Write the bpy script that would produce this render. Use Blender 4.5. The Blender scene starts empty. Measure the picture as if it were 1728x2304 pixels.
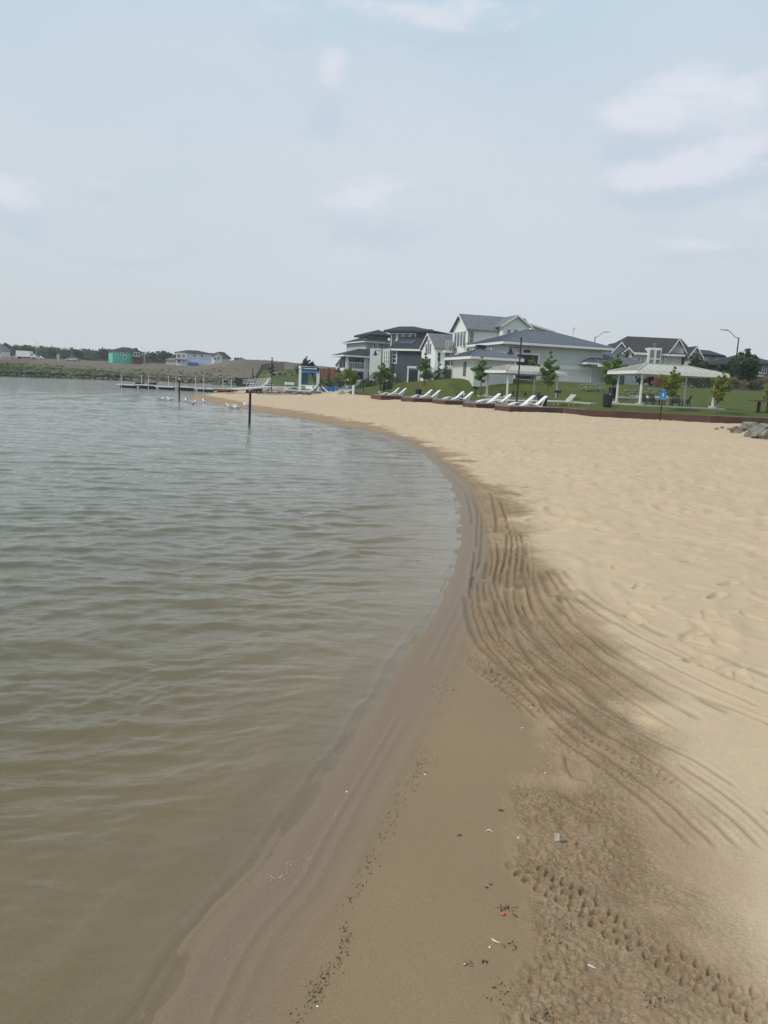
import bpy, bmesh, math, random
import numpy as np
from mathutils import Vector, Matrix
R = math.radians
rnd = random.Random(7)
scene = bpy.context.scene
COL = scene.collection
# ------------------------------------------------------------------ camera
F, PITCH, ROLL, EYE = 1700.0, R(9.6), R(2.7), 2.0
cd = bpy.data.cameras.new('camera'); cam = bpy.data.objects.new('camera', cd); COL.objects.link(cam)
CM = Matrix.Translation((0, 0, EYE)) @ Matrix.Rotation(R(90) - PITCH, 4, 'X') @ Matrix.Rotation(ROLL, 4, 'Z')
cam.matrix_world = CM
cd.sensor_fit = 'HORIZONTAL'; cd.sensor_width = 36; cd.lens = F / 1728 * 36
cd.clip_start = 0.05; cd.clip_end = 6000
scene.camera = cam
scene.render.resolution_x = 768; scene.render.resolution_y = 1024
vs = scene.view_settings
vs.view_transform = 'Standard'; vs.look = 'None'; vs.gamma = 1.0; vs.exposure = 0.12
M3 = CM.to_3x3()
def ray(px, py): return M3 @ Vector(((px - 864) / F, -(py - 1152) / F, -1))
def P(px, py, Y):                         # point seen at a photo pixel, at world depth Y
    d = ray(px, py); return Vector((0, 0, EYE)) + d * (Y / d.y)
def G(px, py, z=0.0):                     # point seen at a photo pixel, on the level z
    d = ray(px, py); return Vector((0, 0, EYE)) + d * ((z - EYE) / d.z)
def crop(ox, oy, s): return lambda x, y: (ox + x / s, oy + y / s)
A1 = crop(0, 740, 5.53); A2 = crop(240, 740, 5.53); A3 = crop(500, 740, 6.381); A4 = crop(740, 720, 6.381)
A5 = crop(960, 690, 5.925); A6 = crop(1200, 700, 5.925); A7 = crop(1440, 730, 5.76); A8 = crop(800, 840, 3.607)
B1 = crop(1300, 820, 3.876); B2 = crop(360, 840, 5.53); B3 = crop(900, 1000, 2.0036); B4 = crop(900, 1500, 2.0036)
B5 = crop(300, 1600, 2.074); B7 = crop(1000, 1860, 3.318)
# ------------------------------------------------------------------ node helper
class NT:
    def __init__(s, tree): s.t = tree; s.t.nodes.clear()
    def n(s, typ, _ins=None, **kw):
        nd = s.t.nodes.new(typ)
        for k, v in kw.items(): setattr(nd, k, v)
        for k, v in (_ins or {}).items():
            if isinstance(v, bpy.types.NodeSocket): s.t.links.new(v, nd.inputs[k])
            else: nd.inputs[k].default_value = v
        return nd
    def math(s, op, a, b=0.0, c=0.0, clamp=False): return s.n('ShaderNodeMath', {0: a, 1: b, 2: c}, operation=op, use_clamp=clamp).outputs[0]
    def mix(s, f, a, b, bt='MIX'):
        nd = s.n('ShaderNodeMix', {0: f, 6: a, 7: b}, data_type='RGBA', blend_type=bt); return nd.outputs[2]
    def ramp(s, f, stops):
        nd = s.n('ShaderNodeValToRGB', {0: f}); e = nd.color_ramp.elements
        while len(e) < len(stops): e.new(0.5)
        for k, (p, c) in enumerate(stops): e[k].position = p; e[k].color = c if len(c) == 4 else (*c, 1)
        return nd.outputs[0]
    def smooth(s, x, a, b):
        return s.n('ShaderNodeMapRange', {0: x, 1: a, 2: b, 3: 0.0, 4: 1.0}, interpolation_type='SMOOTHSTEP', clamp=True).outputs[0]
def lin(r, g, b):
    f = lambda c: ((c / 255 + 0.055) / 1.055) ** 2.4 if c > 10 else c / 255 / 12.92
    return (f(r), f(g), f(b), 1)
# ------------------------------------------------------------------ sky and sun
SUN_EL, SUN_AZ = R(46), R(-118)            # azimuth measured from +Y towards +X: the sun stands high on the left, behind the camera
w = bpy.data.worlds.new('World'); scene.world = w; w.use_nodes = True
t = NT(w.node_tree)
sky = t.n('ShaderNodeTexSky', sky_type='NISHITA', sun_disc=False, sun_elevation=SUN_EL, sun_rotation=SUN_AZ, air_density=1.0, dust_density=3.0, ozone_density=1.5)
tc = t.n('ShaderNodeTexCoord'); sx = t.n('ShaderNodeSeparateXYZ', {0: tc.outputs['Generated']})
az = t.math('ARCTAN2', sx.outputs[0], sx.outputs[1]); el = t.math('ARCSINE', sx.outputs[2])
veil = t.ramp(t.smooth(el, -0.02, 0.75), [(0, lin(209, 216, 221)), (0.3, lin(203, 216, 224)), (0.62, lin(190, 213, 228)), (1, lin(176, 200, 222))])
base = t.mix(0.93, sky.outputs[0], t.n('ShaderNodeVectorMath', {0: veil, 'Scale': 10.0}, operation='SCALE').outputs[0])
uv = t.n('ShaderNodeCombineXYZ', {0: az, 1: t.math('MULTIPLY', el, 2.3), 2: 0.3}).outputs[0]
n1 = t.n('ShaderNodeTexNoise', {'Vector': uv, 'Scale': 11.0, 'Detail': 12.0, 'Roughness': 0.62, 'Distortion': 0.35}).outputs[0]
n2 = t.n('ShaderNodeTexNoise', {'Vector': uv, 'Scale': 2.2, 'Detail': 5.0, 'Roughness': 0.5}).outputs[0]
# cloud patches: (photo x, photo y, half width, half height, strength) turned into azimuth and elevation of the sky
def azel(px, py):
    d = ray(px, py).normalized(); return math.atan2(d.x, d.y), math.asin(d.z)
tot = shd = None
for px, py, wx, wy, k in [(1600, 225, 260, 80, .85), (1470, 402, 160, 36, .8), (1590, 365, 120, 34, .7), (1720, 310, 70, 35, .6), (1430, 265, 90, 40, .6), (1010, 20, 230, 50, .8), (640, 10, 110, 40, .5), (750, 165, 50, 60, .65),
                          (830, 445, 130, 60, .8), (30, 430, 90, 50, .7), (240, 415, 60, 20, .45), (440, 470, 110, 50, .5), (1590, 550, 150, 26, .65), (260, 560, 150, 30, .35), (1690, 480, 60, 40, .6)]:
    a, e = azel(px, py); sa, se = wx / F * 0.9, wy / F * 0.9
    for kind in (0, 1):
        dx = t.math('MULTIPLY', t.math('SUBTRACT', az, a), 1 / sa); dy = t.math('MULTIPLY', t.math('SUBTRACT', el, e - kind * se * 1.15), 1 / se)
        d2 = t.math('ADD', t.math('MULTIPLY', dx, dx), t.math('MULTIPLY', dy, dy))
        g = t.math('MULTIPLY', t.math('EXPONENT', t.math('MULTIPLY', d2, -1.0)), k)
        if kind == 0: tot = g if tot is None else t.math('ADD', tot, g)
        else: shd = g if shd is None else t.math('ADD', shd, g)
nz = t.math('SUBTRACT', t.math('MULTIPLY', n1, 2.6), 1.3)
cm = t.smooth(t.math('ADD', t.math('MULTIPLY', tot, 1.0), t.math('MULTIPLY', nz, 1.15)), 0.20, 1.10)
cm = t.math('MULTIPLY', cm, t.smooth(tot, 0.02, 0.55))
sh = t.math('MULTIPLY', t.smooth(t.math('ADD', shd, nz), 0.15, 1.0), 0.55)
c = t.mix(t.math('MULTIPLY', t.smooth(n2, 0.35, 0.72), 0.42), base, tuple(10 * v for v in lin(214, 218, 227)[:3]) + (1,))
c = t.mix(sh, c, tuple(10 * v for v in lin(188, 203, 219)[:3]) + (1,))
c = t.mix(t.math('MULTIPLY', cm, 0.62), c, tuple(10 * v for v in lin(230, 229, 238)[:3]) + (1,))
bg = t.n('ShaderNodeBackground', {0: c, 1: 0.096})
t.n('ShaderNodeOutputWorld', {0: bg.outputs[0]})
sd = bpy.data.lights.new('sun', 'SUN'); so = bpy.data.objects.new('sun', sd); COL.objects.link(so)
sd.energy = 2.2; sd.angle = R(11); sd.color = (1, 0.95, 0.86)
sv = Vector((math.sin(SUN_AZ) * math.cos(SUN_EL), math.cos(SUN_AZ) * math.cos(SUN_EL), math.sin(SUN_EL)))
so.rotation_euler = (-sv).to_track_quat('-Z', 'Y').to_euler()
# ------------------------------------------------------------------ materials
MATS = {}
def mat(name, col, rough=0.7, var=0.12, scale=3.0, bump=0.0, bscale=40.0, metal=0.0, spec=0.4, siding=0.0, board=0.0, tint=False, shingle=0.0, dirt=0.0, translucent=0.0):
    if name in MATS: return MATS[name]
    m = bpy.data.materials.new(name); m.use_nodes = True; t = NT(m.node_tree)
    tc = t.n('ShaderNodeTexCoord'); co = tc.outputs['Object']
    a = tuple(max(0, v * (1 - var)) for v in col[:3]) + (1,); b = tuple(min(1, v * (1 + var)) for v in col[:3]) + (1,)
    n = t.n('ShaderNodeTexNoise', {'Vector': co, 'Scale': scale, 'Detail': 5.0, 'Roughness': 0.6})
    c = t.mix(t.smooth(n.outputs[0], 0.3, 0.7), a, b)
    h = None
    if tint:
        at = t.n('ShaderNodeAttribute', attribute_name='tint')
        c = t.mix(at.outputs['Fac'], t.mix(1.0, c, (0.62, 0.66, 0.6, 1), 'MULTIPLY'), t.mix(1.0, c, (1.42, 1.36, 1.2, 1), 'MULTIPLY'))
    sp = t.n('ShaderNodeSeparateXYZ', {0: co})
    if siding:
        f = t.math('FRACT', t.math('MULTIPLY', sp.outputs[2], 1 / siding))
        c = t.mix(t.math('MULTIPLY', t.smooth(f, 0.88, 0.97), 0.45), c, (0.05, 0.055, 0.06, 1)); h = f
    if board:
        f = t.math('FRACT', t.math('MULTIPLY', t.math('ADD', sp.outputs[0], sp.outputs[1]), 1 / board))
        c = t.mix(t.math('MULTIPLY', t.smooth(f, 0.9, 0.97), 0.5), c, (0.03, 0.03, 0.03, 1)); h = f
    if shingle:
        v = t.n('ShaderNodeTexVoronoi', {'Vector': co, 'Scale': 1 / shingle})
        bw = t.n('ShaderNodeSeparateColor', {0: v.outputs['Color']}).outputs[0]
        c = t.mix(t.math('MULTIPLY', bw, 0.35), c, (col[0] * .45, col[1] * .45, col[2] * .5, 1)); h = bw
    if dirt:
        d = t.n('ShaderNodeTexNoise', {'Vector': t.n('ShaderNodeVectorMath', {0: co, 1: (3, 3, .6)}, operation='MULTIPLY').outputs[0], 'Scale': 2.0, 'Detail': 6.0})
        c = t.mix(t.math('MULTIPLY', t.smooth(d.outputs[0], 0.5, 0.8), dirt), c, (0.16, 0.14, 0.11, 1))
    p = t.n('ShaderNodeBsdfPrincipled', {'Base Color': c, 'Roughness': rough, 'Metallic': metal, 'Specular IOR Level': spec})
    if bump or h is not None:
        hh = t.n('ShaderNodeTexNoise', {'Vector': co, 'Scale': bscale, 'Detail': 4.0}).outputs[0]
        if h is not None: hh = t.math('ADD', t.math('MULTIPLY', hh, 0.3), h)
        t.t.links.new(t.n('ShaderNodeBump', {'Height': hh, 'Strength': max(bump, 0.25), 'Distance': 0.02}).outputs[0], p.inputs['Normal'])
    out = p.outputs[0]
    if translucent:
        out = t.n('ShaderNodeMixShader', {0: translucent, 1: p.outputs[0], 2: t.n('ShaderNodeBsdfTranslucent', {0: c}).outputs[0]}).outputs[0]
    t.n('ShaderNodeOutputMaterial', {0: out}); MATS[name] = m; return m
WHITE = mat('white_paint', (.72, .73, .72), .5, .04, 1.5, dirt=.12)
TRIM = mat('white_trim', (.70, .71, .71), .5, .04, 1)
PLASTIC = mat('white_plastic', (.76, .76, .75), .4, .03, 2)
BLACK = mat('black_metal', (.012, .012, .016), .45, .2, 3)
BIN = mat('black_bin_paint', (.016, .016, .03), .45, .2, 3)
GLASS = mat('window_glass', (.035, .045, .055), .08, .3, .6, spec=.8)
GLASSL = mat('pale_window_glass', (.13, .15, .165), .12, .3, .5, spec=.8)
SIDE_W = mat('white_siding', (.76, .77, .76), .6, .04, .5, siding=.2)
SIDE_G = mat('grey_green_siding', (.52, .55, .53), .6, .04, .5, siding=.22)
SIDE_L = mat('light_siding', (.60, .63, .61), .6, .04, .5, siding=.3)
SIDE_D = mat('slate_siding', (.07, .08, .092), .7, .06, .5, siding=.2)
STUCCO = mat('slate_stucco', (.055, .066, .080), .8, .08, .6)
BOARDW = mat('pale_board_and_batten', (.45, .47, .47), .7, .05, .5, board=.45)
SHING = mat('grey_shingles', (.17, .185, .19), .85, .14, 1.5, shingle=.14)
SHINGD = mat('dark_shingles', (.032, .037, .046), .85, .15, 1, shingle=.2)
SHINGB = mat('brown_shingles', (.05, .044, .046), .85, .12, 1, shingle=.25)
METALR = mat('dark_metal_roof', (.095, .112, .132), .45, .08, .4, metal=.2)
METALC = mat('cream_metal_roof', (.50, .49, .44), .4, .06, .5)
METALCD = mat('cream_roof_seams', (.40, .39, .34), .45, .06, .5)
CONC = mat('concrete', (.40, .39, .36), .9, .1, 2, bump=.3, dirt=.2)
DECK = mat('composite_decking', (.105, .062, .05), .7, .14, 2, board=.14)
DECKF = mat('deck_fascia', (.092, .045, .032), .65, .16, 1.2, dirt=.15)
DECKT = mat('deck_boards', (.20, .165, .14), .75, .12, 1.5, board=.15)
TANW = mat('tan_plastic', (.42, .38, .31), .6, .06, 2)
GREYW = mat('grey_poly_lumber', (.14, .14, .13), .7, .12, 3)
PICNIC = mat('pale_table_boards', (.40, .40, .37), .7, .08, 3)
BARK = mat('bark', (.12, .10, .08), .9, .25, 8, bump=.6)
BARKL = mat('pale_bark', (.22, .19, .15), .9, .2, 8)
LEAF = mat('young_leaf', (.13, .22, .05), .55, .2, 1.5, tint=True, translucent=.3)
LEAFY = mat('yellow_green_leaf', (.21, .26, .05), .55, .2, 1.5, tint=True, translucent=.35)
LEAFD = mat('dark_leaf', (.055, .095, .045), .6, .2, 1.5, tint=True, translucent=.2)
NEEDLE = mat('blue_green_needles', (.045, .075, .06), .7, .2, 2, tint=True)
DRYG = mat('dry_shrub', (.16, .13, .085), .8, .25, 2, tint=True)
ROCK = mat('beach_rock', (.21, .195, .17), .85, .45, 1.6, bump=.9, bscale=9)
ROCKD = mat('armour_stone', (.15, .135, .125), .9, .5, .35, bump=.9, bscale=3)
BLUE = mat('blue_panel', (.03, .19, .42), .4, .08, 2)
NAVY = mat('navy_panel', (.012, .035, .085), .5, .1, 2)
BLUEP = mat('bright_blue_plastic', (.03, .16, .55), .4, .1, 2)
TEAL = mat('teal_house_wrap', (.10, .56, .42), .7, .10, .5, siding=.9)
WRAP = mat('white_house_wrap', (.62, .66, .72), .6, .12, .5, siding=1.1)
SALMON = mat('salmon_siding', (.30, .12, .10), .7, .08, 1, siding=.25)
BRICKR = mat('red_brown_boards', (.16, .055, .035), .8, .12, 1, siding=.2)
WOODW = mat('warm_wood', (.24, .11, .05), .75, .15, 1.5, siding=.15)
RUBBER = mat('rubber', (.015, .015, .015), .8, .2, 5)
CARBLK = mat('black_car_paint', (.008, .009, .014), .2, .1, 1, spec=.7)
CARW = mat('white_car_paint', (.65, .67, .69), .3, .03, 1)
ALU = mat('aluminium', (.55, .57, .58), .4, .06, 3, metal=.5)
SKIN = mat('skin', (.35, .2, .14), .6, .05, 5)
CLOTHD = mat('dark_cloth', (.015, .015, .02), .9, .2, 5)
CLOTHB = mat('blue_cloth', (.03, .07, .20), .9, .2, 5)
CLOTHW = mat('white_cloth', (.62, .63, .65), .9, .1, 5)
FEATH = mat('white_feathers', (.74, .74, .72), .8, .05, 10)
FEATHG = mat('grey_feathers', (.22, .23, .25), .8, .1, 10)
BEAK = mat('yellow_beak', (.5, .3, .03), .5, .1, 10)
ORANGE = mat('orange_berry_skin', (.62, .10, .05), .35, .1, 30)
PAPER = mat('paper_scrap', (.62, .58, .48), .8, .1, 40)
WEED = mat('dark_weed', (.055, .045, .025), .8, .4, 60)
# ------------------------------------------------------------------ mesh collector
class MB:
    def __init__(s): s.v = []; s.f = []; s.m = []; s.k = 0
    def mi(s, k): s.k = k; return s
    def add(s, vs, fs):
        o = len(s.v); s.v += [tuple(p) for p in vs]; s.f += [tuple(o + i for i in f) for f in fs]; s.m += [s.k] * len(fs); return s
    def box(s, a, b, mtx=None):
        x0, y0, z0 = [min(a[i], b[i]) for i in range(3)]; x1, y1, z1 = [max(a[i], b[i]) for i in range(3)]
        vs = [Vector(p) for p in ((x0, y0, z0), (x1, y0, z0), (x1, y1, z0), (x0, y1, z0), (x0, y0, z1), (x1, y0, z1), (x1, y1, z1), (x0, y1, z1))]
        if mtx: vs = [mtx @ p for p in vs]
        return s.add(vs, [(0, 3, 2, 1), (4, 5, 6, 7), (0, 1, 5, 4), (1, 2, 6, 5), (2, 3, 7, 6), (3, 0, 4, 7)])
    def cbox(s, c, d, mtx=None): return s.box([c[i] - d[i] / 2 for i in range(3)], [c[i] + d[i] / 2 for i in range(3)], mtx)
    def tube(s, pts, rad, seg=8, cap=True):
        pts = [Vector(p) for p in pts]; rad = rad if hasattr(rad, '__len__') else [rad] * len(pts)
        rings = []; ref = None
        for i, p in enumerate(pts):
            d = (pts[min(i + 1, len(pts) - 1)] - pts[max(i - 1, 0)]).normalized()
            if ref is None: ref = Vector((1, 0, 0)) if abs(d.x) < .9 else Vector((0, 1, 0))
            a = d.cross(ref).normalized(); b = d.cross(a).normalized(); ref = -b if False else ref
            rings.append([p + (a * math.cos(2 * math.pi * j / seg) + b * math.sin(2 * math.pi * j / seg)) * rad[i] for j in range(seg)])
        vs = [q for r_ in rings for q in r_]; fs = []
        for i in range(len(pts) - 1):
            for j in range(seg):
                k = (j + 1) % seg; fs.append((i * seg + j, i * seg + k, (i + 1) * seg + k, (i + 1) * seg + j))
        if cap: fs += [tuple(range(seg - 1, -1, -1)), tuple((len(pts) - 1) * seg + j for j in range(seg))]
        return s.add(vs, fs)
    def lathe(s, prof, c=(0, 0, 0), seg=16):
        vs = []; fs = []
        for r_, z in prof:
            for j in range(seg): a = 2 * math.pi * j / seg; vs.append((c[0] + r_ * math.cos(a), c[1] + r_ * math.sin(a), c[2] + z))
        for i in range(len(prof) - 1):
            for j in range(seg): k = (j + 1) % seg; fs.append((i * seg + j, i * seg + k, (i + 1) * seg + k, (i + 1) * seg + j))
        return s.add(vs, fs)
    def beam(s, a, b, w_, h):                      # rectangular bar between two points
        a, b = Vector(a), Vector(b); d = (b - a); L = d.length; d.normalize()
        up = Vector((0, 0, 1)) if abs(d.z) < .95 else Vector((0, 1, 0))
        x = d.cross(up).normalized(); y = x.cross(d)
        m = Matrix(((x.x, d.x, y.x, a.x), (x.y, d.y, y.y, a.y), (x.z, d.z, y.z, a.z), (0, 0, 0, 1)))
        return s.box((-w_ / 2, 0, -h / 2), (w_ / 2, L, h / 2), m)
    def prism(s, poly, ax, a, b):                  # polygon extruded along axis ax from a to b
        def put(p, q): return {0: (q, p[0], p[1]), 1: (p[0], q, p[1]), 2: (p[0], p[1], q)}[ax]
        n = len(poly); vs = [put(p, a) for p in poly] + [put(p, b) for p in poly]
        return s.add(vs, [tuple(range(n)), tuple(range(2 * n - 1, n - 1, -1))] + [(i, (i + 1) % n, n + (i + 1) % n, n + i) for i in range(n)])
    def build(s, name, m, parent=None, smooth=False, bevel=0.0, tint=None):
        me = bpy.data.meshes.new(name); me.from_pydata(s.v, [], s.f)
        ms = m if isinstance(m, (list, tuple)) else [m]
        for q in ms: me.materials.append(q)
        if len(ms) > 1: me.polygons.foreach_set('material_index', s.m)
        bm = bmesh.new(); bm.from_mesh(me)
        if tint is None: bmesh.ops.recalc_face_normals(bm, faces=bm.faces)
        if bevel: bmesh.ops.bevel(bm, geom=[e for e in bm.edges if e.is_manifold and e.calc_face_angle(0) > .5], offset=bevel, segments=2, affect='EDGES', profile=.6)
        bm.to_mesh(me); bm.free()
        if smooth: me.polygons.foreach_set('use_smooth', [True] * len(me.polygons))
        if tint is not None:
            a = me.attributes.new('tint', 'FLOAT', 'FACE'); a.data.foreach_set('value', np.asarray(tint, dtype=np.float32))
        o = bpy.data.objects.new(name, me); COL.objects.link(o)
        if parent: o.parent = parent
        return o
def tag(o, label, cat=None, group=None, kind=None):
    if label: o['label'] = label
    if cat: o['category'] = cat
    if group: o['group'] = group
    if kind: o['kind'] = kind
    return o
def thing(name, label, cat, loc=(0, 0, 0), rot=0.0, group=None):
    o = bpy.data.objects.new(name, None); COL.objects.link(o); o.location = loc; o.rotation_euler = (0, 0, rot)
    return tag(o, label, cat, group)
def dup(root, loc=None, rot=None, label=None, scale=None, group=None):
    r = root.copy(); COL.objects.link(r)
    if loc is not None: r.location = loc
    if rot is not None: r.rotation_euler = (0, 0, rot) if not hasattr(rot, '__len__') else rot
    if scale is not None: r.scale = (scale,) * 3 if not hasattr(scale, '__len__') else scale
    if label: r['label'] = label
    if group: r['group'] = group
    for ch in root.children:
        c = ch.copy(); COL.objects.link(c); c.parent = r
        for g in ch.children:
            d = g.copy(); COL.objects.link(d); d.parent = c
    return r
# ------------------------------------------------------------------ numpy fields
def vnoise(x, y, seed=0):
    xi = np.floor(x).astype(np.int64); yi = np.floor(y).astype(np.int64); fx = x - xi; fy = y - yi
    def h(a, b):
        n = (a * 374761393 + b * 668265263 + seed * 1442695041) & 0xffffffff
        n = ((n ^ (n >> 13)) * 1274126177) & 0xffffffff
        return ((n ^ (n >> 16)) & 0xffff) / 65535.0
    ux = fx * fx * (3 - 2 * fx); uy = fy * fy * (3 - 2 * fy)
    a = h(xi, yi); b = h(xi + 1, yi); c_ = h(xi, yi + 1); d = h(xi + 1, yi + 1)
    return (a * (1 - ux) + b * ux) * (1 - uy) + (c_ * (1 - ux) + d * ux) * uy
def fbm(x, y, oct=4, seed=0):
    s = 0; a = .5; tt = 0
    for k in range(oct): s = s + a * vnoise(x * 2 ** k + 17.3 * k, y * 2 ** k - 9.1 * k, seed + k); tt += a; a *= .55
    return s / tt
def sst(x, a, b): u = np.clip((x - a) / (b - a), 0, 1); return u * u * (3 - 2 * u)
def polydist(X, Y, pts, closed=True):      # distance to a polyline (negative inside when closed)
    pts = np.asarray(pts, float); n = len(pts); d = np.full(X.shape, 1e9); ins = np.zeros(X.shape, bool)
    for i in range(n if closed else n - 1):
        ax, ay = pts[i]; bx, by = pts[(i + 1) % n]; ex, ey = bx - ax, by - ay; L = ex * ex + ey * ey + 1e-12
        u = np.clip(((X - ax) * ex + (Y - ay) * ey) / L, 0, 1)
        d = np.minimum(d, (X - ax - u * ex) ** 2 + (Y - ay - u * ey) ** 2)
        if closed:
            c_ = ((ay > Y) != (by > Y)); xx = ex * (Y - ay) / (ey if abs(ey) > 1e-9 else 1e-9) + ax; ins ^= c_ & (X < xx)
    d = np.sqrt(d); return np.where(ins, -d, d) if closed else d
def polyline_st(X, Y, pts):                # signed offset and arc length along a polyline
    best = np.full(X.shape, 1e9); S = np.zeros(X.shape); T = np.zeros(X.shape); acc = 0
    for (ax, ay), (bx, by) in zip(pts[:-1], pts[1:]):
        ex, ey = bx - ax, by - ay; L = math.hypot(ex, ey) + 1e-9; u = np.clip(((X - ax) * ex + (Y - ay) * ey) / (L * L), 0, 1)
        dx = X - ax - u * ex; dy = Y - ay - u * ey; d = dx * dx + dy * dy; m = d < best
        best = np.where(m, d, best); S = np.where(m, np.sqrt(d) * np.sign(ex * dy - ey * dx), S); T = np.where(m, acc + u * L, T); acc += L
    return S, T, acc
def catmull(pts, k=5):
    out = []; n = len(pts)
    for i in range(n - 1):
        p0 = np.array(pts[max(i - 1, 0)]); p1 = np.array(pts[i]); p2 = np.array(pts[i + 1]); p3 = np.array(pts[min(i + 2, n - 1)])
        for j in range(k):
            u = j / k; out.append(tuple(.5 * ((2 * p1) + (-p0 + p2) * u + (2 * p0 - 5 * p1 + 4 * p2 - p3) * u * u + (-p0 + 3 * p1 - 3 * p2 + p3) * u ** 3)))
    out.append(tuple(pts[-1])); return out
def g2(px, py, z=0.0): p = G(px, py, z); return (p.x, p.y)
SHORE = [(385, 2304), (406, 2260), (500, 2094), (615, 1969), (667, 1885), (771, 1719), (875, 1562), (943, 1458), (990, 1375), (1026, 1302), (1042, 1229), (1042, 1167), (1026, 1104), (990, 1052), (937, 1010),
         (865, 979), (760, 958), (660, 940), (577, 926), (552, 921), (523, 914), (492, 907.8), (468, 903.3), (432, 899)]
near = catmull([g2(*p) for p in SHORE], 4)
near = [(-60, -90), (-20, -40), (-8, -12), (-2.9, -2)] + near
tip = [g2(*p) for p in [(418, 894), (448, 888), (480, 884), (520, 881), (560, 878), (600, 876)]]
bank = [P(560, 868.5, 186), P(540, 867.5, 186), P(420, 861, 184), P(300, 855, 180), P(150, 850, 168), P(0, 846, 152)]
bank = [(p.x, p.y) for p in bank] + [(-140, 138), (-500, 120)]
LAKE = near + tip + bank + [(-700, -200), (-300, -220)]
# land heights: thin plate surface through surveyed points
ctl = [(3, 3, .10), (6, 3, .16), (10, 10, .2), (15, 20, .22), (8, 30, .22), (20, 35, .22), (5, 45, .28), (20, 50, .22), (34, 50, .22), (0, 66, .30), (-5, 88, .32), (-12, 80, .22), (40, 30, .3), (60, 20, .6), (0, -10, .15), (20, -20, .5),
       (5, -50, .6), (80, -60, 1.2), (11, 56, .45), (3, 74, .45), (-1, 84, .45), (24, 55, .22), (36, 56, .22), (-300, 300, 6), (-450, 200, 4), (-200, 520, 7), (0, 520, 7), (200, 450, 6), (400, 200, 6), (300, 0, 5), (150, 40, 3), (55, 62, 1.4), (0, 900, 8), (-600, 700, 8), (700, 600, 8)]
for a in [(1440, 913, 67.5), (1604, 916, 67.5), (1390, 911, 71), (1549, 911.5, 72), (1096, 891, 85), (1248, 893, 82), (1728, 925, 68), (1300, 893, 76), (1018, 851, 98), (1068, 855, 92), (1156, 857, 94), (1352, 864, 100), (1457, 868, 97),
          (1631, 878, 110), (1728, 880, 108), (815, 874, 115), (900, 865, 113), (981, 857, 108), (900, 860, 140), (760, 873, 130), (700, 874, 118), (0, 831, 154), (150, 835, 171), (300, 844, 183), (540, 855.5, 188), (640, 836, 172), (600, 843, 178),
          (640, 860, 140), (700, 860, 140), (0, 803, 300), (150, 810, 300), (300, 819, 305), (400, 824, 300), (445, 825, 285), (0, 818, 200), (150, 823, 215), (300, 832, 225), (440, 838, 225),
          (490, 816, 282), (530, 811, 285), (570, 812, 285), (625, 815, 280), (662, 823, 270), (720, 832, 270), (1200, 858, 140), (1500, 866, 140), (1000, 862, 135), (520, 845, 235)]:
    p = P(*a); ctl.append((p.x, p.y, p.z))
ctl = np.array(ctl, float)
def tpk(r2): return np.where(r2 > 1e-9, r2 * np.log(r2 + 1e-12) * .5, 0)
_c = ctl[:, :2] / 100; _K = tpk(((_c[:, None] - _c[None]) ** 2).sum(-1)) + np.eye(len(_c)) * 2e-4; _Pm = np.c_[np.ones(len(_c)), _c]
_sol = np.linalg.solve(np.block([[_K, _Pm], [_Pm.T, np.zeros((3, 3))]]), np.r_[ctl[:, 2], np.zeros(3)])
def land(X, Y):
    x = X / 100; y = Y / 100; z = _sol[-3] + _sol[-2] * x + _sol[-1] * y
    for (cx, cy), wt in zip(_c, _sol[:-3]): z = z + wt * tpk((x - cx) ** 2 + (y - cy) ** 2)
    return z
BZ = .75
FRONT = [g2(a, b, BZ) for a, b in ((1900, 948), (1728, 941), (1600, 936), (1488, 930), (1380, 925), (1300, 921), (1262, 917.6), (1150, 909), (1085, 903.5), (1015, 898), (945, 892), (870, 887), (787, 881.5))]
_p1, _p2 = P(1497, 900, 69.5), P(1175, 890, 83.5)
PADS = [(_p1.x, _p1.y, 5.2, 1.16), (_p2.x, _p2.y, 4.6, 1.16)]
def hgt(X, Y, S=None):
    X = np.asarray(X, float); Y = np.asarray(Y, float)
    if S is None: S = polydist(X, Y, LAKE)
    L = np.clip(land(X, Y), .12, 9) + 0 * X
    far = (Y > 125) & (S > -5)
    prof = np.where(S < 0, np.maximum(S * .055 - .012 * np.clip(-S, 0, 1), -1.6), np.minimum(S * .03, .12))
    wn = sst(S, 3, 22); wf = sst(S, .3, 1.6)
    a = prof * (1 - wn) + L * wn; b = prof * (1 - wf) + L * wf
    k = sst(Y, 118, 132); z = a * (1 - k) + b * k
    fx = np.array([p[0] for p in FRONT][::-1]); fy = np.array([p[1] for p in FRONT][::-1])
    e = Y - np.interp(X, fx, fy); sel = (X > fx[0] - 1) & (S > 0) & (e < 8)
    sb = .24 + .20 * (1 - sst(X, 12, 17))
    lim = np.where(e < .7, sb, np.where(e < 2.0, sb + (e - .7) * (.71 - sb) / 1.3, .71 + .12 * (e - 2.0))); lim = np.where(e < -30, 9, lim)
    for cx, cy, rx, zc in PADS: q = np.maximum(np.abs(X - cx) / rx, np.abs(Y - cy) / 5.0); k = 1 - sst(q, 1.0, 1.7); z = z * (1 - k) + zc * k
    z = np.where(sel, np.minimum(z, lim), z) - .75 * sst(Y, 205, 260) * (X < 20) + 1.1 * np.exp(-((X + 54) / 20) ** 2 - ((Y - 288) / 24) ** 2)
    r_ = np.hypot(X, Y); z = np.where(S > 0, z * (1 - sst(r_, 900, 2500)) + 6 * sst(r_, 900, 2500), z)
    return z
def zg(x, y): return float(hgt(np.array([x]), np.array([y]))[0])
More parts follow.
